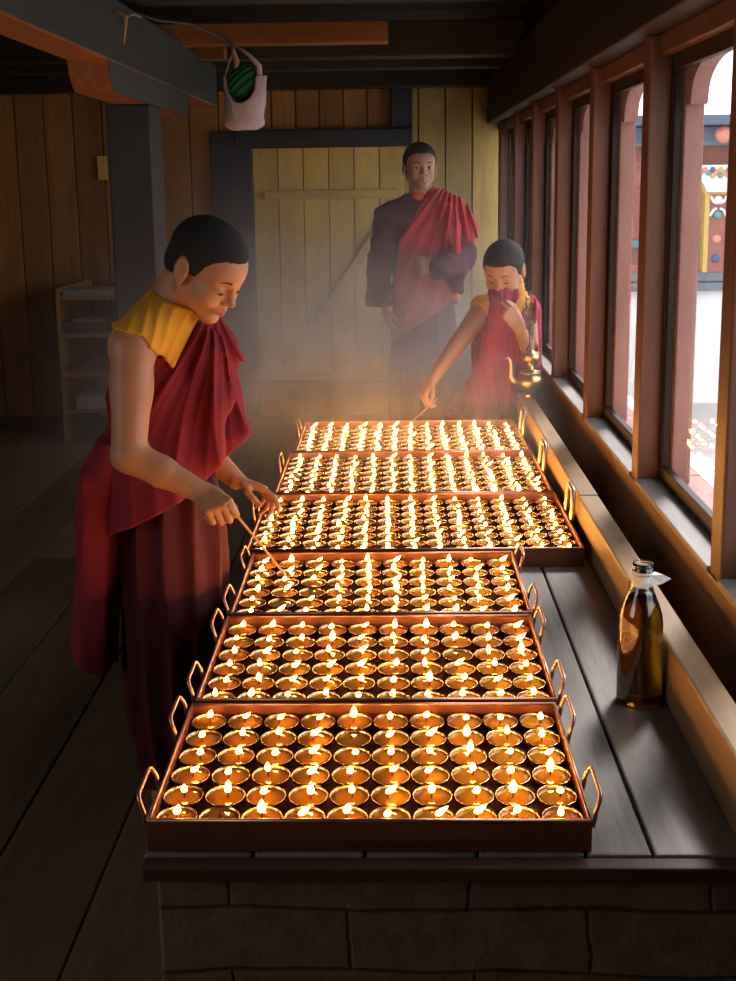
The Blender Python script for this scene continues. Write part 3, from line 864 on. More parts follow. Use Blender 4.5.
# ---- one lamp: bowl, butter, wick, flame
BOWL = [(.0125,0),(.0135,.002),(.0120,.004),(.0105,.006),(.0165,.0095),(.0240,.0160),(.0292,.0235),(.0308,.0290),(.0312,.0302),(.0306,.0308),(.0297,.0302),(.0288,.0262),(.0270,.0210)]
BOWL = [(r*1.03, z) for r, z in BOWL]
me_bowl = MB().lathe(BOWL, 28, cap1=True).mesh('bowl', True)
me_oil = MB().lathe([(.0300,.0262),(.0292,.0266),(.014,.0264),(.0001,.0266)], 28, cap0=True, cap1=False).mesh('butter', True)
me_wick = MB().tube([(0,0,.0255),(.0006,0,.031),(.0002,.0006,.0368)], [.0013,.0012,.0009], 6).mesh('wick', True)
me_bowl.materials.append(M['bowl']); me_oil.materials.append(M['oil']); me_wick.materials.append(M['wick'])
flames = []
for k in range(14):
    rnd = random.Random(100+k)
    H = rnd.choice([.010, .013, .015, .018, .023]); R_ = (.0042+.05*H)*rnd.uniform(.9, 1.2)
    ang = rnd.gauss(.35, .8); ln = rnd.choice([0, .05, .12, .25, .55, .95])*H
    prof = []
    for j in range(11):
        t = j/10; rr = R_*(math.sin(PI*min(1, t**.62))**.9 if 0 < t < 1 else 0.0)*(1-.18*t)+.0002
        prof.append((rr, t*H))
    f = lambda z, H=H, ang=ang, ln=ln: (ln*(z/H)**1.4*math.cos(ang), ln*(z/H)**1.4*math.sin(ang)*.6)
    me = MB().lathe(prof, 12, (0,0,.0348), lean=f).mesh('flame', True); me.materials.append(M['flame']); flames.append(me)

def link_part(name, me, parent, loc=(0,0,0)):
    o = bpy.data.objects.new(name, me); COL.objects.link(o); o.parent = parent; o.location = loc; return o
rows6 = ['front row', 'second row', 'third row', 'fourth row', 'fifth row', 'sixth row', 'seventh row', 'eighth row']
UNLIT = {(0,0,1), (0,4,4), (2,1,1), (2,2,2), (1,3,7)}
proto = None; n_ind = 0; stuff = MB(); stuff_sp = []
rl = random.Random(5)
LZ = PLAT+.0042
for ti, (x0, x1, y0, y1, nc, nr) in enumerate(TR):
    sx = (x1-x0-.010)/nc; sy = (y1-y0-.012)/nr
    for r in range(nr):
        for c in range(nc):
            slx, sly = max(0, (sx-.0645)/2), max(0, (sy-.0645)/2)
            px = x0+.005+sx*(c+.5)+rl.uniform(-slx, slx)*.9; py = y0+.006+sy*(r+.5)+rl.uniform(-sly, sly)*.9
            fl_me = rl.choice(flames); wob = (rl.uniform(-.006,.006), rl.uniform(-.006,.006), 0)
            lit = (ti, r, c) not in UNLIT
            if n_ind < 297:
                where = '%s of the %s, %s from the window side' % (rows6[r] if r < nr-1 else 'back row', which[ti], ords[nc-1-c])
                lab = ('lit' if lit else 'unlit')+' brass butter lamp, '+where
                if proto is None:
                    proto = empty('butter_lamp', (px, py, LZ)); o = proto
                    parts = [link_part('bowl', me_bowl, o), link_part('butter', me_oil, o), link_part('wick', me_wick, o), link_part('flame', fl_me, o)]
                    src = list(parts)
                else:
                    o = proto.copy(); COL.objects.link(o); o.location = (px, py, LZ)
                    for p in src:
                        if p.name.startswith('flame') and not lit: continue
                        q = p.copy(); COL.objects.link(q); q.parent = o
                        if p.name.startswith('flame'): q.data = fl_me
                        if p.name[:4] in ('flam', 'wick'): q.location = wob
                tag(o, lab, 'butter lamp', 'butter lamps in the '+which[ti])
                n_ind += 1
            else:
                stuff_sp.append((px, py, LZ, fl_me, wob))
# the far lamps past the individual ones: one object
bm_parts = {'bowl': me_bowl, 'butter': me_oil, 'wick': me_wick}
V, Fc, MI, G = [], [], [], []
def add_me(me, off, mi):
    b = len(V); V.extend([(v.co.x+off[0], v.co.y+off[1], v.co.z+off[2]) for v in me.vertices])
    for p in me.polygons: Fc.append(tuple(i+b for i in p.vertices)); MI.append(mi)
for (px, py, pz, fm, wob) in stuff_sp:
    add_me(me_bowl, (px,py,pz), 0); add_me(me_oil, (px,py,pz), 1)
me = bpy.data.meshes.new('butter_lamp_mass'); me.from_pydata(V, [], Fc); me.polygons.foreach_set('material_index', MI)
me.polygons.foreach_set('use_smooth', [True]*len(Fc))
for k in ('bowl', 'oil'): me.materials.append(M[k])
o = link_mesh('butter_lamps', me); tag(o, 'dense mass of lit butter lamps filling the two farthest trays', 'butter lamps', kind='stuff')
V, Fc, MI = [], [], []
zs = []
for (px, py, pz, fm, wob) in stuff_sp:
    b = len(V); add_me(fm, (px+wob[0], py+wob[1], pz), 0)
    zz = [V[i][2] for i in range(b, len(V))]; z0_, z1_ = min(zz), max(zz); zs += [(z-z0_)/(z1_-z0_) for z in zz]
me = bpy.data.meshes.new('flames'); me.from_pydata(V, [], Fc); me.polygons.foreach_set('use_smooth', [True]*len(Fc))
at_ = me.attributes.new('h', 'FLOAT', 'POINT'); at_.data.foreach_set('value', zs)
def mat_flame_mass():
    t = NT('flame_mass'); a_ = t.n('ShaderNodeAttribute', attribute_name='h'); hsock = a_.outputs['Fac']
    col = t.ramp(hsock, [(0,(1,.22,.02)),(.25,(1,.44,.09)),(.7,(1,.46,.10)),(1,(1,.28,.03))]).outputs[0]
    st = t.ramp(hsock, [(0,(.015,)*3),(.12,(.10,)*3),(.32,(1,)*3),(.68,(1,)*3),(.88,(.30,)*3),(1,(.03,)*3)]).outputs[0]
    e = t.n('ShaderNodeEmission'); t.l(col, e.inputs['Color']); t.l(t.math('MULTIPLY', st, FLAME), e.inputs['Strength'])
    t.l(e.outputs[0], t.out.inputs['Surface']); return t.m
me.materials.append(mat_flame_mass())
fo = link_mesh('flames', me, None, o); fo['kind'] = 'stuff'
# ================================================================== PEOPLE
def unit(v): v = np.array(v, float); return v/np.linalg.norm(v)
def hand(fl, wrist, f, n, right=True, sc=1.0, curl=(20, 25, 15), spread=4, thumb=(.55, .6, .35), thumb_curl=20, wr=.024, fan=None):
    """palm, four jointed fingers of different length and a thumb from the side of the palm.
    f: along the palm to the knuckles, n: out of the palm; returns knuckles and tips"""
    f = unit(f); n = np.array(n, float); n = unit(n-f*(n@f)); t = np.cross(f, n)*(1 if right else -1)
    W = np.array(wrist, float); L = .088*sc
    # palm: four metacarpal bars and the heel of the thumb, melted together
    lat = [.030, .010, -.010, -.028]; fw = [1.0, 1.03, .97, .88]
    for l_, g in zip(lat, fw):
        fl.cone(W+t*l_*.55*sc, W+f*L*g+t*l_*sc, .0135*sc, .0112*sc, .012*sc)
    fl.cone(W+t*.016*sc+n*.004*sc, W+f*.045*sc+t*.030*sc+n*.010*sc, .015*sc, .013*sc, .012*sc)
    seg = [(.042,.026,.021), (.046,.030,.022), (.042,.028,.021), (.033,.021,.019)]
    out = []
    for i in range(4):
        cu = curl[i] if hasattr(curl[0], '__len__') else curl
        p = W+f*L*fw[i]+t*lat[i]*sc; a = 0; pts = [p-f*.012*sc, p]; sp = math.radians(spread*(1.2-i*.8))
        for s_, c_ in zip(seg[i], cu):
            a += math.radians(c_)
            d = f*math.cos(a)+n*math.sin(a)
            d = d*math.cos(sp)+t*math.sin(sp)
            p = p+d*s_*sc; pts.append(p)
        k = .92 if i == 3 else 1.0
        fl.chain(pts, [.0100*sc*k, .0096*sc*k, .0088*sc*k, .0080*sc*k, .0068*sc*k], .003*sc)
        out.append(pts)
    p = W+f*.030*sc+t*.030*sc+n*.006*sc; d = unit(f*thumb[0]+t*thumb[1]+n*thumb[2]); pts = [p-d*.01*sc, p]
    for j, s_ in enumerate((.030,.030,.025)):
        p = p+d*s_*sc; pts.append(p); d = unit(d+f*math.sin(math.radians(thumb_curl))-t*math.sin(math.radians(thumb_curl))*.9)
    fl.chain(pts, [.0125*sc, .0118*sc, .0105*sc, .0098*sc, .0078*sc], .005*sc)
    return out, pts

def torso_secs(lst, y):
    return [(at(cx, v, y)[2], at(cx, v, y)[0], y+dy, rx, ry) for (v, cx, rx, ry, dy) in lst]
def plane_fn(u0, v0, u1, v1, y, side):
    """vertical-to-view plane through two marks at depth y, its normal in the X-Z plane; side picks which way is cut"""
    a, b = at(u0, v0, y), at(u1, v1, y); d = np.array((b[0]-a[0], b[2]-a[2])); d /= np.linalg.norm(d)
    nx, nz = -d[1]*side, d[0]*side
    return lambda x, yy, z: (x-a[0])*nx+(z-a[2])*nz+0*yy
def cloth_mesh(fl, name, mat, parent, smooth=1):
    return link_mesh(name, fl.mesh(name, smooth), mat, parent)

# ------------------------------------------------------------------ the boy with the taper
YB_ = 2.57
psi = math.radians(28); pit = math.radians(35)
hb = Head(at(206, 270, 2.50), rotmat((math.cos(psi)*math.cos(pit), -math.sin(psi)*math.cos(pit), -math.sin(pit))), .985)
lo, hi = np.array((-.86, 2.18, 0.0)), np.array((-.20, 2.98, 1.50))
fl = Field(lo, hi, .0030)
hb.build(fl)
fl.cone(hb.w((-.040,0,-.030)), at(163, 322, 2.53), .049, .060, .02)
Tb = [(320,163,.046,.070,0),(338,163,.062,.105,0),(365,165,.068,.125,0),(410,167,.072,.120,0),(450,166,.074,.115,0),(500,165,.076,.115,0),(545,168,.080,.120,0)]
fl.loft(torso_secs(Tb, YB_), .03)
for y in (2.52, 2.64):
    a = at(168, 545, y); k_ = np.array((a[0]+.01, y, .47)); an = np.array((a[0]-.02, y, .07))
    fl.cone(a, k_, .068, .048, .03); fl.cone(k_, an, .048, .032, .02)
    fl.cone(an+(0,0,-.035), an+(.13,-.05,-.045), .032, .024, .02); fl.cone(an, an+(-.02,0,-.035), .034, .03, .02)
# right arm, nearest the viewer
sh, el, wr = at(133, 345, 2.40), at(129, 455, 2.335), at(201, 492, 2.33)
fl.cone(at(142, 338, 2.45), sh, .052, .051, .03)
fl.cone(sh, el, .048, .0375, .02); fl.ell((sh*.62+el*.38), (.043,.043,.07), None, .02)
fl.cone(el, el*.55+wr*.45, .0375, .0335, .015); fl.cone(el*.55+wr*.45, wr, .0335, .0235, .012)
curlR = ((72,72,45),(74,78,45),(74,80,45),(72,80,45))
kn, th = hand(fl, wr, (.55,-.62,-.22), (.25,.30,-.92), True, .84, curlR, 1, (.75,.35,.55), 25)
# left arm, out of the shawl on the far side
sl, ell_, wl = at(205, 350, 2.73), at(205, 452, 2.76), at(236, 480, 2.72)
fl.cone(sl, ell_, .048, .040, .02); fl.cone(ell_, wl, .038, .024, .012)
hand(fl, wl, (.90,-.05,-.28), (-.15,-.25,-.95), False, .84, ((18,30,18),(38,45,25),(48,50,25),(55,50,25)), 5, (.6,.5,.5), 15)
boy = body_obj(fl, 'person', M['skin'], [hb], 'person in dark red robe and saffron shirt, head bowed, touching a taper to a lamp')
hb.hair(.0026, 'hair', boy, .0045, ([-.14,-.060,-.040,-.028,.012,.022,.034,.046,.060,.12], [-.052,-.050,-.040,-.002,-.006,-.004,.036,.054,.068,.070]))
hb.brow(boy, .0026); hb.lash(boy, .0016)
# saffron sleeveless shirt
fy = Field(np.array((-.80,2.22,.95)), np.array((-.38,2.92,1.36)), .0035)
Ty = [(312,166,.058,.078,0),(336,163,.092,.135,0),(365,164,.100,.160,0),(400,166,.104,.155,0)]
fy.loft(torso_secs(Ty, YB_), .02)
fy.cone(at(160, 322, 2.50), at(134, 344, 2.405), .066, .0625, .03)
fy.cone(hb.w((-.030,0,-.052)), at(162, 326, 2.52), .059, .070, .02)
fy.disp(lambda x, y, z: .0022*ridge((x*.75-z*.5+y*.2)*PI/.026+.5*warp(x,y,z,22)))
ya_, yb_ = plane_fn(104, 328, 142, 336, 2.36, -1), plane_fn(142, 336, 161, 368, 2.36, -1)
yc_ = plane_fn(100, 352, 160, 372, 2.45, -1)
fy.cut(lambda x, y, z: np.where(y < 2.455, np.minimum(ya_(x,y,z), yb_(x,y,z)), yc_(x,y,z)), .004)
fy.cut(lambda x, y, z: -((x-at(157,370,2.38)[0])*.0+(z-at(160,374,2.38)[2])), .004)
fy.cut(plane_fn(196, 308, 169, 374, 2.40, 1), .004)
a_ = at(178, 309, 2.50); b_ = hb.w((.02,0,-.07)); n_ = unit(hb.R[:,2]*.8+np.array((.1,0,.5)))
fy.plane(at(170, 297, 2.50), n_, .006)
cloth_mesh(fy, 'saffron_shirt', M['yellow'], boy)
# skirt
fs = Field(np.array((-.82,2.25,.03)), np.array((-.20,2.95,.98)), .0042)
Sk = [(478,172,.105,.125,.01),(515,172,.116,.148,.01),(560,173,.124,.162,.01),(620,176,.122,.160,.01),(690,174,.112,.150,.0),(763,180,.088,.135,-.02)]
fs.loft(torso_secs(Sk, YB_), .01, 0, 'u', lambda t, z: .0075*ridge(5.5*t+.9*np.sin(z*4+t)+1.2)+.004*np.sin(11*t+z*7))
cloth_mesh(fs, 'skirt', M['skirt'], boy)
# shawl
fz = Field(np.array((-.88,2.22,.34)), np.array((-.22,2.98,1.36)), .0036)
Ts = [(322,175,.050,.085,.03),(338,168,.090,.145,.02),(365,164,.124,.168,.03),(410,162,.136,.165,.03),(450,161,.150,.165,.02),(490,163,.142,.172,.0),(535,164,.145,.178,0),(575,164,.142,.178,0)]
fz.loft(torso_secs(Ts, YB_), .02)
f1, f2 = plane_fn(121, 562, 192, 497, 2.42, -1), plane_fn(192, 497, 246, 470, 2.42, -1)
fz.chain([at(198, 326, 2.66), at(214, 350, 2.68), at(222, 395, 2.66), at(228, 436, 2.63), at(231, 464, 2.62)], [.060,.062,.050,.052,.020], .03)
fz.chain([at(182, 322, 2.55), at(205, 352, 2.52), at(212, 400, 2.52), at(206, 450, 2.52), at(196, 492, 2.51)], [.040,.046,.046,.044,.016], .03)
# rear fall of the shawl
fd = [(430,122,.055,.11,-.02),(480,107,.058,.125,-.02),(560,105,.052,.130,-.02),(640,98,.050,.125,-.02),(690,98,.046,.12,-.02)]
ff = Field(fz.lo, np.array((-.22,2.98,1.36)), .0036)
ff.loft(torso_secs(fd, YB_), .01)
BP = at(212, 300, 2.62)
def shawl_fold(x, y, z):
    g = np.clip((z-.72)/.2, 0, 1)
    dx, dz = x-BP[0], z-BP[2]; rr = np.sqrt(dx*dx+dz*dz+.2*(y-BP[1])**2); ph = np.arctan2(dx+.25*(y-BP[1]), -dz)
    fan = ridge(ph*PI/.27+.62*warp(x,y,z,6))*.0070*np.clip(rr/.14,.12,1)+ridge(ph*PI/.11+.9*warp(x,y,z,8)+1)*.0016*np.clip(rr/.15,.1,1)
    ver = ridge((x+.5*y)*PI/.06+.5*warp(x,y,z,7))*.005
    return fan*g+ver*(1-g)
fz.disp(shawl_fold)
fz.cut(lambda x, y, z: np.minimum(plane_fn(186, 308, 160, 372, 2.45, -1)(x, y, z), z-at(104, 352, 2.5)[2]+.10*(y-2.45)), .006)
fz.cut(lambda x, y, z: np.maximum(f1(x,y,z), f2(x,y,z)), .004)
ff.ell(at(92, 478, 2.5), (.030,.08,.05), None, .02)
ff.disp(shawl_fold); ff.cut(plane_fn(74, 647, 120, 681, 2.50, -1), .004)
fz.F = np.minimum(fz.F, ff.F)
cloth_mesh(fz, 'shawl', M['robe'], boy)
# the taper he holds
p0 = np.array(kn[0][2])*.5+np.array(th[-1])*.5
m = MB(); tip = at(288, 578, 2.585); d_ = unit(tip-p0)
m.tube([p0-d_*.05, p0+d_*.08, p0+d_*.16, tip], [.0034,.0032,.0030,.0022], 8)
o = m.build('taper', M['stick'], None, True); tag(o, 'thin wooden taper in the right hand of the boy in saffron, tip at a lamp', 'taper')

# ------------------------------------------------------------------ the standing adult
YM = 5.75
hm = Head(at(420, 168, YM-.02), rotmat((.16,-1,-.03)), 1.06)
fl = Field(np.array((-.32, 5.30, 0)), np.array((.62, 6.02, 1.78)), .0042)
hm.build(fl, 1.0)
fl.cone(hm.w((-.030,0,-.03)), at(422, 203, YM+.02), .056, .062, .02)
Tm = [(199,422,.06,.06,.02),(208,423,.14,.09,.02),(222,424,.165,.105,.02),(265,424,.155,.11,.02),(320,425,.16,.115,.02),(345,425,.165,.12,.02)]
fl.loft(torso_secs([(v, c, rx-(.0 if v < 210 else .03), ry-(.0 if v < 210 else .022), d) for v, c, rx, ry, d in Tm], YM), .03)
for dx in (-.06, .06):
    a = at(425, 345, YM)+(dx, .02, 0); k_ = np.array((a[0], YM, .46)); an = np.array((a[0], YM+.03, .07))
    fl.cone(a, k_, .066, .052, .03); fl.cone(k_, an, .052, .036, .02); fl.cone(an+(0,0,-.035), an+(0,-.16,-.043), .035, .026, .02)
s1, e1, w1 = at(387, 217, YM), at(379, 264, YM-.02), at(384, 303, YM-.08)
fl.cone(s1, e1, .052, .042, .02); fl.cone(e1, w1, .042, .029, .012)
hand(fl, w1, (.18,-.12,-1), (.85,-.1,.1), True, 1.0, (22,28,18), 3, (.6,.35,.5), 15)
s2, e2, w2 = at(456, 218, YM), at(463, 256, YM-.06), at(439, 269, YM-.27)
fl.cone(s2, e2, .052, .042, .02); fl.cone(e2, w2, .040, .029, .012)
hand(fl, w2, (-.92,-.12,.12), (-.2,.75,-.25), False, 1.0, ((50,60,30),(55,65,30),(60,65,30),(62,65,30)), 2, (.7,.45,.2), 20)
man = body_obj(fl, 'person', M['skin_man'], [hm], 'person standing before the plank door, facing the viewer, bright red shawl over plum shirt')
hm.hair(.0036, 'hair', man, .007, ([-.14,-.060,-.040,-.028,.012,.022,.034,.050,.066,.12], [-.045,-.040,-.030,.010,.006,.010,.038,.054,.066,.068]))
hm.brow(man, .0030); hm.open_eyes(man)
fu = Field(np.array((-.36, 5.28, .90)), np.array((.66, 6.06, 1.56)), .0050)
fu.loft(torso_secs([(v, c, rx+.014, ry+.014, d) for v, c, rx, ry, d in Tm], YM), .02)
fu.cone(at(410, 207, YM), s1, .072, .068, .03)
fu.chain([s1, e1, at(379, 304, YM-.06)], [.066,.062,.072], .02)
fu.cone(at(436, 207, YM), s2, .072, .068, .03)
fu.chain([s2, e2, w2*.75+e2*.25, w2], [.066,.070,.064,.058], .02)
fu.chain([at(455, 272, YM-.16), at(457, 290, YM-.15)], [.060,.035], .02)
fu.disp(lambda x, y, z: .0045*ridge((z*.8+x*.5)*PI/.07+.8*warp(x,y,z,8)))
fu.plane(at(384, 307, YM-.06), (0,0,-1), .004) if False else None
fu.cut(lambda x, y, z: np.minimum(at(384, 307, YM-.06)[2]-z, x-at(402,300,YM)[0]*-1-9), .004) if False else None
fu.plane(at(421, 193, YM), (.0,-.55,.8), .01)
cloth_mesh(fu, 'plum_shirt', M['plum'], man)
fo_ = Field(np.array((0, 5.45, 1.30)), np.array((.40, 6.0, 1.56)), .0045)
fo_.loft(torso_secs([(193,421,.058,.058,.01),(202,421,.066,.066,.01),(215,421,.075,.085,.0)], YM), .01)
fo_.plane(at(421, 194, YM-.07), (.1,-.60,.8), .006)
cloth_mesh(fo_, 'orange_undershirt', M['orange'], man)
fk = Field(np.array((-.20, 5.35, .02)), np.array((.62, 6.08, 1.16)), .0060)
fk.loft(torso_secs([(300,425,.145,.105,.02),(340,426,.172,.128,.02),(400,427,.195,.148,.02)], YM)+[(.55, at(428,400,YM)[0], YM+.02, .20, .155), (.04, at(428,400,YM)[0], YM+.02, .20, .16)], .01, 0, 'u',
        lambda t, z: .010*ridge(6*t+1.1*np.sin(z*3))+.004*np.sin(13*t))
cloth_mesh(fk, 'skirt', M['skirt'], man)
fz = Field(np.array((-.24, 5.26, .70)), np.array((.66, 6.08, 1.58)), .0048)
Tz = [(195,436,.060,.085,.01),(206,430,.145,.122,.01),(222,426,.188,.148,.01),(265,425,.184,.152,.02),(320,426,.188,.142,.02),(352,427,.195,.148,.02)]
fz.loft(torso_secs(Tz, YM), .02)
g1, g2 = plane_fn(430, 187, 399, 240, YM-.12, -1), plane_fn(399, 240, 391, 330, YM-.12, -1)
fz.chain([at(436, 200, YM), at(453, 210, YM), at(465, 228, YM-.03), at(468, 244, YM-.05)], [.066,.068,.066,.045], .03)
fz.chain([at(445, 206, YM-.10), at(452, 228, YM-.15), at(456, 250, YM-.17)], [.040,.050,.030], .03)
MP = at(456, 168, YM)
def mfold(x, y, z):
    dx, dz = x-MP[0], z-MP[2]; rr = np.sqrt(dx*dx+dz*dz); ph = np.arctan2(dx, -dz)
    return ridge(ph*PI/.17+.35*warp(x,y,z,5))*.0095*np.clip(rr/.2,.2,1)+ridge(ph*PI/.07+.5*warp(x,y,z,9))*.0030*np.clip(rr/.25,.15,1)
fz.disp(mfold)
fz.cut(lambda x, y, z: np.maximum(g1(x,y,z), g2(x,y,z)), .006)
fz.cut(plane_fn(389, 346, 458, 298, YM-.12, -1), .005)
cloth_mesh(fz, 'shawl', M['robe_man'], man)
fb = Field(at(456, 298, YM-.17)-.07, at(456, 298, YM-.17)+.07, .004)
fb.ell(at(455, 297, YM-.17), (.030,.030,.026), None, .01); fb.disp(lambda x, y, z: .002*ridge(x*PI/.02))
cloth_mesh(fb, 'orange_sash_end', M['orange'], man)

# ------------------------------------------------------------------ the boy by the windows
YS = 4.86
hs = Head(at(504, 271, 4.70), rotmat((-.34,-.82,-.46)), 1.05)
fl = Field(np.array((-.12, 4.30, 0)), np.array((.62, 5.14, 1.42)), .0040)
hs.build(fl)
fl.cone(hs.w((-.038,0,-.03)), at(512, 304, 4.86), .050, .058, .02)
Tq = [(300,512,.06,.07,0),(308,510,.115,.09,0),(325,507,.125,.10,0),(370,503,.13,.105,0),(425,498,.145,.11,0)]
fl.loft(torso_secs(Tq, YS), .03)
for dx in (-.07, .07):
    a = at(496, 425, YS)+(dx, .0, 0); k_ = np.array((a[0], YS-.02, .42)); an = np.array((a[0], YS, .07))
    fl.cone(a, k_, .075, .05, .03); fl.cone(k_, an, .05, .034, .02); fl.cone(an+(0,0,-.035), an+(0,-.13,-.043), .032, .024, .02)
s1, e1, w1 = at(483, 308, 4.84), at(457, 345, 4.68), at(431, 381, 4.52)
fl.cone(s1, e1, .047, .037, .02); fl.cone(e1, w1, .037, .024, .012)
ks, ts_ = hand(fl, w1, (-.42,-.45,-.62), (.55,.1,-.55), True, .86, ((45,50,30),(52,55,30),(58,58,30),(60,60,30)), 2, (.75,.35,.45), 20)
s2, e2, w2 = at(528, 312, 4.84), at(531, 360, 4.70), at(519, 327, 4.535)
fl.cone(s2, e2, .047, .038, .02); fl.cone(e2, w2, .037, .024, .012)
hand(fl, w2, (-.55,-.05,.75), (-.30,.9,-.1), False, .92, ((40,55,30),(45,60,30),(50,60,30),(55,60,30)), 2, (.7,.4,.3), 20)
boy2 = body_obj(fl, 'person', M['skin'], [hs], 'person beside the windows bending to light the farthest lamps, crimson shawl held over the mouth')
hs.hair(.0034, 'hair', boy2, .0075)
hs.brow(boy2, .0028); hs.lash(boy2, .0018)
fy = Field(np.array((.20,4.62,.95)), np.array((.66,5.08,1.36)), .0045)
fy.loft(torso_secs([(292,512,.055,.062,-.02),(302,513,.085,.09,-.01),(309,510,.125,.11,0),(330,508,.135,.115,0)], YS), .01)
fy.cone(at(500, 305, 4.86), s1, .056, .060, .03)
fy.chain([hs.w((-.05,0,-.075)), at(512, 306, 4.86)], [.058,.070], .02)
fy.plane(hs.w((-.03,0,-.066)), hs.R[:,2]*.7+np.array((0,-.2,.5)), .005)
fy.cut(lambda x, y, z: at(483, 318, 4.82)[2]-z, .004)
fy.disp(lambda x, y, z: .003*ridge((x-z)*PI/.03+.5*warp(x,y,z,20)))
cloth_mesh(fy, 'saffron_shirt', M['yellow'], boy2)
fz = Field(np.array((-.10, 4.44, .05)), np.array((.64, 5.14, 1.34)), .0052)
Tz = [(304,512,.10,.10,0),(316,508,.140,.125,0),(345,506,.150,.13,0),(385,503,.172,.135,0),(430,492,.175,.14,0)]
zs_ = torso_secs(Tz, YS); xb_ = at(490, 430, YS)[0]
fz.loft(zs_+[(.55, xb_, YS, .18, .14), (.06, xb_, YS, .18, .145)], .02)
fz.cut(lambda x, y, z: np.minimum(plane_fn(497, 296, 474, 330, 4.78, -1)(x, y, z), z-at(480,326,4.8)[2]), .006)
fz.chain([at(522, 303, 4.88), s2, at(530, 340, 4.82), at(529, 370, 4.78), at(526, 352, 4.68), at(523, 340, 4.62)], [.060,.060,.058,.054,.050,.042], .025)
# the end of the shawl held over nose and mouth, falling in front
fz.chain([hs.w((.078,-.026,-.052)), hs.w((.088,.006,-.056)), hs.w((.060,.045,-.075))], [.024,.028,.030], .03)
fz.chain([hs.w((.085,.0,-.060)), at(499, 312, 4.58)], [.030,.036], .03)
fz.chain([hs.w((.080,0,-.085)), at(499, 312, 4.58), at(494, 345, 4.63), at(486, 385, 4.68), at(480, 425, 4.72)], [.034,.040,.050,.070,.085], .03)
fz.chain([at(499, 312, 4.58), at(506, 345, 4.66), at(505, 400, 4.70)], [.034,.045,.06], .03)
def qfold(x, y, z):
    u = x*.95-z*.12*np.sign(x-.45)
    return ridge(u*PI/.048+.5*warp(x,y,z,7))*.0065+ridge(u*PI/.021+.6*warp(x,y,z,12))*.002
fz.disp(qfold)
cloth_mesh(fz, 'shawl', M['robe_boy'], boy2)
p0 = np.array(ks[0][3])*.5+np.array(ts_[-1])*.5; tip = at(413, 421, 4.37); d_ = unit(tip-p0)
m = MB(); m.tube([p0-d_*.04, p0+d_*.04, tip], [.0034,.0032,.0024], 8)
o = m.build('taper', M['stick'], None, True); tag(o, 'short taper in the hand of the boy in crimson, over the farthest tray', 'taper')
# ================================================================== LOOSE THINGS
# bottle of lamp oil
bx, by = at(641, 704, 2.03)[0]-.004, 2.035
bt = empty('oil_bottle', (bx, by, PLAT), 'clear glass bottle of amber oil standing on the planks by the windows', 'bottle')
OUT = [(.0395,0),(.0430,.004),(.0432,.012),(.0428,.090),(.0420,.168),(.0395,.186),(.0330,.207),(.0245,.229),(.0190,.246),(.0178,.262),(.0178,.266),(.0200,.268),(.0200,.278),(.0182,.280),(.0182,.284),(.0196,.286),(.0190,.291)]
OUT = [(r, z*.965) for r, z in OUT]
INN = [(r-.0028, max(z, .0045)) for r, z in OUT]
m = MB(); prof = OUT+INN[::-1]; m.lathe(prof, 40, (0,0,0), cap0=False, cap1=False)
n = 40; L = len(m.v); m.f.append(tuple(range(n))[::-1]); m.f.append(tuple(range(L-n, L)))
link_part('glass', m.mesh('glass', True), bt).data.materials.append(M['bottle'])
oilp = [(r-.0025, z) for r, z in OUT if z < .225]; oilp[0] = (.0365, .0043)
m = MB(); m.lathe(oilp, 40); link_part('oil', m.mesh('oil', True), bt).data.materials.append(M['amber'])
# plastic film tied on the neck, one corner sticking out
m = MB(); pr = [(.0195,.236),(.0205,.246),(.0195,.258),(.0212,.266)]
m.lathe(pr, 24, cap0=False, cap1=False, lean=lambda z: (0.0008*math.sin(z*900), .0008*math.cos(z*700)))
base = [(.010,-.017,.262),(.012,-.019,.240),(.020,.004,.236),(.020,.006,.262)]
tipv = (.052,-.010,.252); m.add(base+[tipv, (.036,-.016,.262), (.034,-.014,.243)], [(0,1,6,5),(5,6,4),(1,2,6),(2,4,6),(3,0,5),(3,5,4),(2,3,4),(0,3,2,1)])
link_part('plastic_wrap', m.mesh('plastic_wrap', False), bt).data.materials.append(M['white'])

# brass ritual kettle on the curb end
kx, ky = .560, 4.50
kt = empty('brass_kettle', (kx, ky, CZ), 'small brass ritual kettle with a curved spout on the curb board end', 'kettle'); kt.scale = (1.12,)*3
body = [(.024,0),(.026,.003),(.022,.010),(.026,.018),(.040,.034),(.049,.052),(.050,.064),(.044,.080),(.034,.090)]
m = MB(); m.lathe(body, 28); link_part('body', m.mesh('body', True), kt).data.materials.append(M['brass'])
m = MB(); m.lathe([(.036,.088),(.039,.092),(.038,.097),(.020,.101),(.012,.106),(.011,.132),(.016,.137)], 28); link_part('neck', m.mesh('neck', True), kt).data.materials.append(M['brass'])
m = MB(); m.lathe([(.014,.134),(.033,.137),(.036,.142),(.036,.162),(.033,.166),(.012,.170),(.009,.176)], 28); link_part('collar', m.mesh('collar', True), kt).data.materials.append(M['brass'])
m = MB(); sp = [(-.040,-.004,.050),(-.062,-.008,.058),(-.073,-.010,.080),(-.072,-.010,.110),(-.075,-.010,.135),(-.084,-.012,.150),(-.094,-.013,.146)]
m.tube(sp, [.012,.0105,.0085,.0065,.0055,.005,.0052], 12); link_part('spout', m.mesh('spout', True), kt).data.materials.append(M['brass'])
m = MB(); m.tube([(.004,0,.168),(.005,0,.21)], [.006,.004], 8); link_part('stopper', m.mesh('stopper', True), kt).data.materials.append(M['rope'])
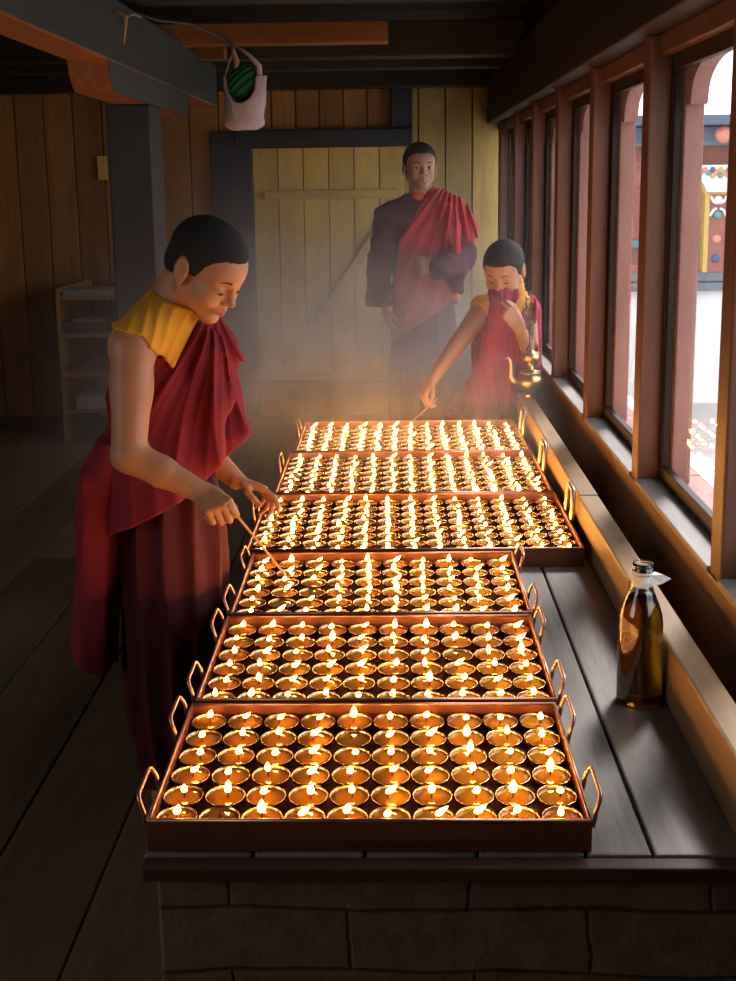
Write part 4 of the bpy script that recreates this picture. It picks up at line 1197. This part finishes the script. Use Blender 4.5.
# sprig of leaves standing in it
m = MB(); rg = random.Random(3); bx_, by_, bz_ = kx-.004, ky+.002, CZ+.197
for k in range(5):
    a = rg.uniform(0, 2*PI); tp = (bx_-.008+.012*math.cos(a), by_+.012*math.sin(a), bz_+rg.uniform(.16,.24))
    m.tube([(bx_,by_,bz_), (bx_+.3*(tp[0]-bx_), by_+.3*(tp[1]-by_), bz_+.09), tp], [.0022,.0016,.0008], 5)
for k in range(60):
    z = rg.uniform(.05,.235); a = rg.uniform(0, 2*PI); r = .005+.014*math.sin(min(1, z/.2)*PI*.75)
    c0 = np.array((bx_-.008*z/.2+r*.5*math.cos(a), by_+r*.5*math.sin(a), bz_+z)); d = np.array((.5*math.cos(a), .5*math.sin(a), 1.0))*rg.uniform(.014,.026)
    sd = np.array((-math.sin(a), math.cos(a), 0))*rg.uniform(.003,.005)
    up = np.array((math.cos(a), math.sin(a), -.5))*.0012
    m.add([c0, c0+d*.5+sd, c0+d, c0+d*.5-sd, c0+d*.5+up], [(0,1,4),(1,2,4),(2,3,4),(3,0,4),(0,3,2,1)])
o = m.build('leaf_sprig', M['grass']); tag(o, 'dark green leafy sprig standing upright in the brass kettle', 'sprig')

# cloth bag hanging under the ceiling board
YG = 4.93
c = at(243, 100, YG); bag = empty('hanging_bag', tuple(at(243, 129, YG)), 'pale lilac cloth bag stuffed with green cloth, hanging from the ceiling board', 'bag')
fg = Field(c-.17, c+.17, .003)
fg.loft([(at(243,130,YG)[2], at(244,130,YG)[0], YG, .060, .03), (at(243,127,YG)[2], at(244,127,YG)[0], YG, .080, .045), (at(243,115,YG)[2], at(244,115,YG)[0], YG, .088, .055), (at(243,98,YG)[2], at(245,98,YG)[0], YG, .092, .05), (at(243,76,YG)[2], at(245,76,YG)[0], YG, .094, .03)], .01)
fg.disp(lambda x, y, z: .0014*ridge((x+z*.3)*PI/.045+1.1*warp(x,y,z,16)))
cc = at(246, 70, YG-.02)
fg.ell(at(240, 80, YG-.02), (.064,.09,.098), rotmat((1,0,.0)), .012, 's')
child(link_mesh('bag_cloth', fg.mesh('bag_cloth'), M['bag_white']), bag)
fg = Field(c-.17, c+.17, .0035)
fg.ell(at(242, 82, YG), (.062,.035,.075), rotmat((1,0,-.3)), .01); fg.disp(lambda x, y, z: .004*ridge((x*.6-z)*PI/.03+.9*warp(x,y,z,25)))
child(link_mesh('green_lining', fg.mesh('green_lining'), M['bag_green']), bag)
m = MB()
m.tube([at(235, 72, YG), at(237, 62, YG-.01), at(234, 54, YG-.01), at(232, 44, YG)], [.007,.012,.011,.006], 10)
child(m.build('tie', M['rope'], None, True), bag)
m = MB()
m.tube([at(224, 80, YG), at(230, 60, YG), at(235, 46, YG)], .003, 6); m.tube([at(260, 82, YG), at(259, 66, YG), at(250, 56, YG), at(237, 46, YG)], [.014,.012,.008,.005], 8)
child(m.build('bag_handle', M['bag_white'], None, True), bag)

# cable from the beam to the ceiling board, a scrap of string on the beam
m = MB(); m.tube([at(100, 3, 4.0), at(128, 12, 4.1), at(160, 20, 4.4), at(190, 24, 4.6), at(215, 34, 4.8), at(234, 47, 4.88)], .007, 8)
tag(m.build('cable', M['cable'], None, True), 'dark cable sagging from the grey beam towards the hanging bag', 'cable')
Yq = 3.55
m = MB(); m.tube([at(112, 10, Yq), at(119, 13, Yq-.01), at(126, 17, Yq-.01), at(125, 30, Yq-.01), at(124, 44, Yq)], [.004,.006,.007,.005,.002], 7)
m.tube([at(126, 17, Yq-.01), at(133, 14, Yq), at(141, 17, Yq)], [.005,.004,.003], 7)
tag(m.build('hanging_string', M['rope'], None, True), 'pale knotted scrap of string on the grey painted beam', 'string')
# block on the plank wall
a, b = at(99, 180, WY), at(107, 156, WY)
m = MB(); m.box(a[0], b[0], WY-.025, WY-.001, a[2], b[2])
tag(m.build('mounting_block', M['door_rail'], bevel=.003), 'small pale wooden block fixed to the brown plank wall beside the column', 'block')

# shelf against the back wall, left of the column
ys0, ys1 = 6.55, WY-.004
xa_, xb_2 = at(60, 330, 6.6)[0], at(132, 330, 6.6)[0]
z_s = [at(90, v, 6.6)[2] for v in (296, 333, 372, 408)]
zt_s = z_s[0]+.05
sh_ = empty('shelf_unit', (.5*(xa_+xb_2), 6.7, 0), 'low brown wooden shelf unit against the plank wall, behind the boy in saffron', 'shelf')
for x in (xa_, xb_2-.02):
    m = MB(); m.box(x, x+.022, ys0, ys1, 0, zt_s); child(m.build('side_panel', M['plank'], bevel=.003), sh_)
for z in z_s:
    m = MB(); m.box(xa_+.022, xb_2-.021, ys0+.005, ys1, z-.022, z); child(m.build('shelf_board', M['plank'], bevel=.002), sh_)
def pile(name, u0, u1, z, hgt, mat, label, cat, y0=6.57, y1=6.80, n=4, rag=.01):
    m = MB(); x0, x1 = at(u0, 340, 6.6)[0], at(u1, 340, 6.6)[0]
    for i in range(n):
        j = [random.uniform(-rag, rag) for _ in range(4)]
        m.box(x0+j[0], x1+j[1], y0+j[2], y1+j[3], z+.0005+hgt*i/n, z+hgt*(i+1)/n-.0008)
    tag(m.build(name, mat, bevel=.002), label, cat)
pile('paper_stack', 66, 116, z_s[0], .042, M['paper'], 'flat pale stack of papers on the top shelf', 'papers')
pile('cloth_bundle', 66, 104, z_s[1], .075, M['paper_dark'], 'dark folded bundle on the second shelf from the top', 'bundle', n=3)
pile('loose_papers', 74, 104, z_s[1]+.0755, .010, M['paper'], 'few pale sheets lying on the dark folded bundle', 'papers', n=2)
pile('wrapped_book', 68, 112, z_s[2], .030, plain('dull_red_cloth', (.16,.06,.055), .85), 'flat dull red wrapped book on the third shelf from the top', 'book', n=1)
pile('white_cloth', 76, 104, z_s[3], .085, M['paper'], 'pale folded cloth on the lowest shelf', 'cloth', n=3, rag=.015)
# ================================================================== LIGHT
w = bpy.data.worlds.new('sky'); SC.world = w; w.use_nodes = True
nt = w.node_tree; nt.nodes.clear()
bg = nt.nodes.new('ShaderNodeBackground'); ow = nt.nodes.new('ShaderNodeOutputWorld')
bg.inputs['Color'].default_value = (.90, .95, 1.0, 1); bg.inputs['Strength'].default_value = 4.0
nt.links.new(bg.outputs[0], ow.inputs['Surface'])
# light portals in the window openings, so the overcast sky is sampled through them
for i in range(0, nP-1):
    y0, y1 = YK[i], YK[i+1]-.068
    ld = bpy.data.lights.new('window_portal', 'AREA'); ld.shape = 'RECTANGLE'
    ld.size = 1.0; ld.size_y = y1-y0; ld.cycles.is_portal = True
    lo = bpy.data.objects.new('window_portal', ld); COL.objects.link(lo)
    lo.location = (.84, .5*(y0+y1), 1.3); lo.rotation_euler = (0, PI/2, 0)
    lo['kind'] = 'helper'

ld = bpy.data.lights.new('opening_portal', 'AREA'); ld.shape = 'RECTANGLE'; ld.size = 1.1; ld.size_y = 1.75; ld.cycles.is_portal = True  # samples the sky through the added opening in the left wall
lo = bpy.data.objects.new('opening_portal', ld); COL.objects.link(lo); lo.location = (-3.08, .4, 1.45); lo.rotation_euler = (0, -PI/2, 0); lo['kind'] = 'helper'
# the bright part of the overcast sky, beyond the courtyard
ld = bpy.data.lights.new('veiled_sun', 'SUN'); ld.energy = 9.5; ld.angle = math.radians(13); ld.color = (1.0, .97, .93)
lo = bpy.data.objects.new('veiled_sun', ld); COL.objects.link(lo)
lo.rotation_euler = Vector((-.10, -.16, -.20)).to_track_quat('-Z', 'Y').to_euler()

# smoke drifting over the trays
def mat_smoke():
    t = NT('smoke'); tc = t.n('ShaderNodeTexCoord')
    mp = t.n('ShaderNodeMapping'); mp.inputs['Scale'].default_value = (1.3, .9, 1.0); t.l(tc.outputs['Object'], mp.inputs['Vector'])
    n = t.noise(mp.outputs['Vector'], 2.2, 4, .6, .8)
    sx = t.n('ShaderNodeSeparateXYZ'); t.l(tc.outputs['Generated'], sx.inputs[0])
    fz = t.ramp(sx.outputs[2], [(0,(1,)*3),(.28,(.62,)*3),(.60,(.12,)*3),(1,(0,)*3)]).outputs[0]
    fx = t.ramp(sx.outputs[0], [(0,(0,)*3),(.3,(1,)*3),(.8,(1,)*3),(1,(.15,)*3)]).outputs[0]
    fy = t.ramp(sx.outputs[1], [(0,(0,)*3),(.5,(1,)*3),(.9,(.9,)*3),(1,(.3,)*3)]).outputs[0]
    d = t.ramp(n, [(.36,(.12,)*3),(.68,(1,)*3)]).outputs[0]
    den = t.math('MULTIPLY', t.math('MULTIPLY', fz, fx), t.math('MULTIPLY', fy, d))
    den = t.math('MULTIPLY', den, SMOKE)
    v = t.n('ShaderNodeVolumeScatter'); v.inputs['Color'].default_value = (.92,.92,.95,1); v.inputs['Anisotropy'].default_value = .25
    t.l(den, v.inputs['Density']); t.l(v.outputs[0], t.out.inputs['Volume']); return t.m
SMOKE = 1.15
m = MB(); m.box(-1.35, .56, 3.0, 6.80, .60, 1.75)
o = m.build('smoke', mat_smoke()); tag(o, 'thin smoke drifting above the far trays in front of the door', 'smoke', kind='stuff')
SC.cycles.volume_step_rate = 3.0
SC.cycles.volume_max_steps = 64

vs = SC.view_settings
SC.display_settings.display_device = 'sRGB'
vs.view_transform = 'Standard'; vs.look = 'None'; vs.exposure = 0.0; vs.gamma = 1.0
vs.use_curve_mapping = False
c = SC.cycles
c.use_denoising = True
c.max_bounces = 8; c.diffuse_bounces = 4; c.glossy_bounces = 4; c.transmission_bounces = 8; c.transparent_max_bounces = 12; c.volume_bounces = 1
c.sample_clamp_indirect = 4.0
c.caustics_reflective = False; c.caustics_refractive = False
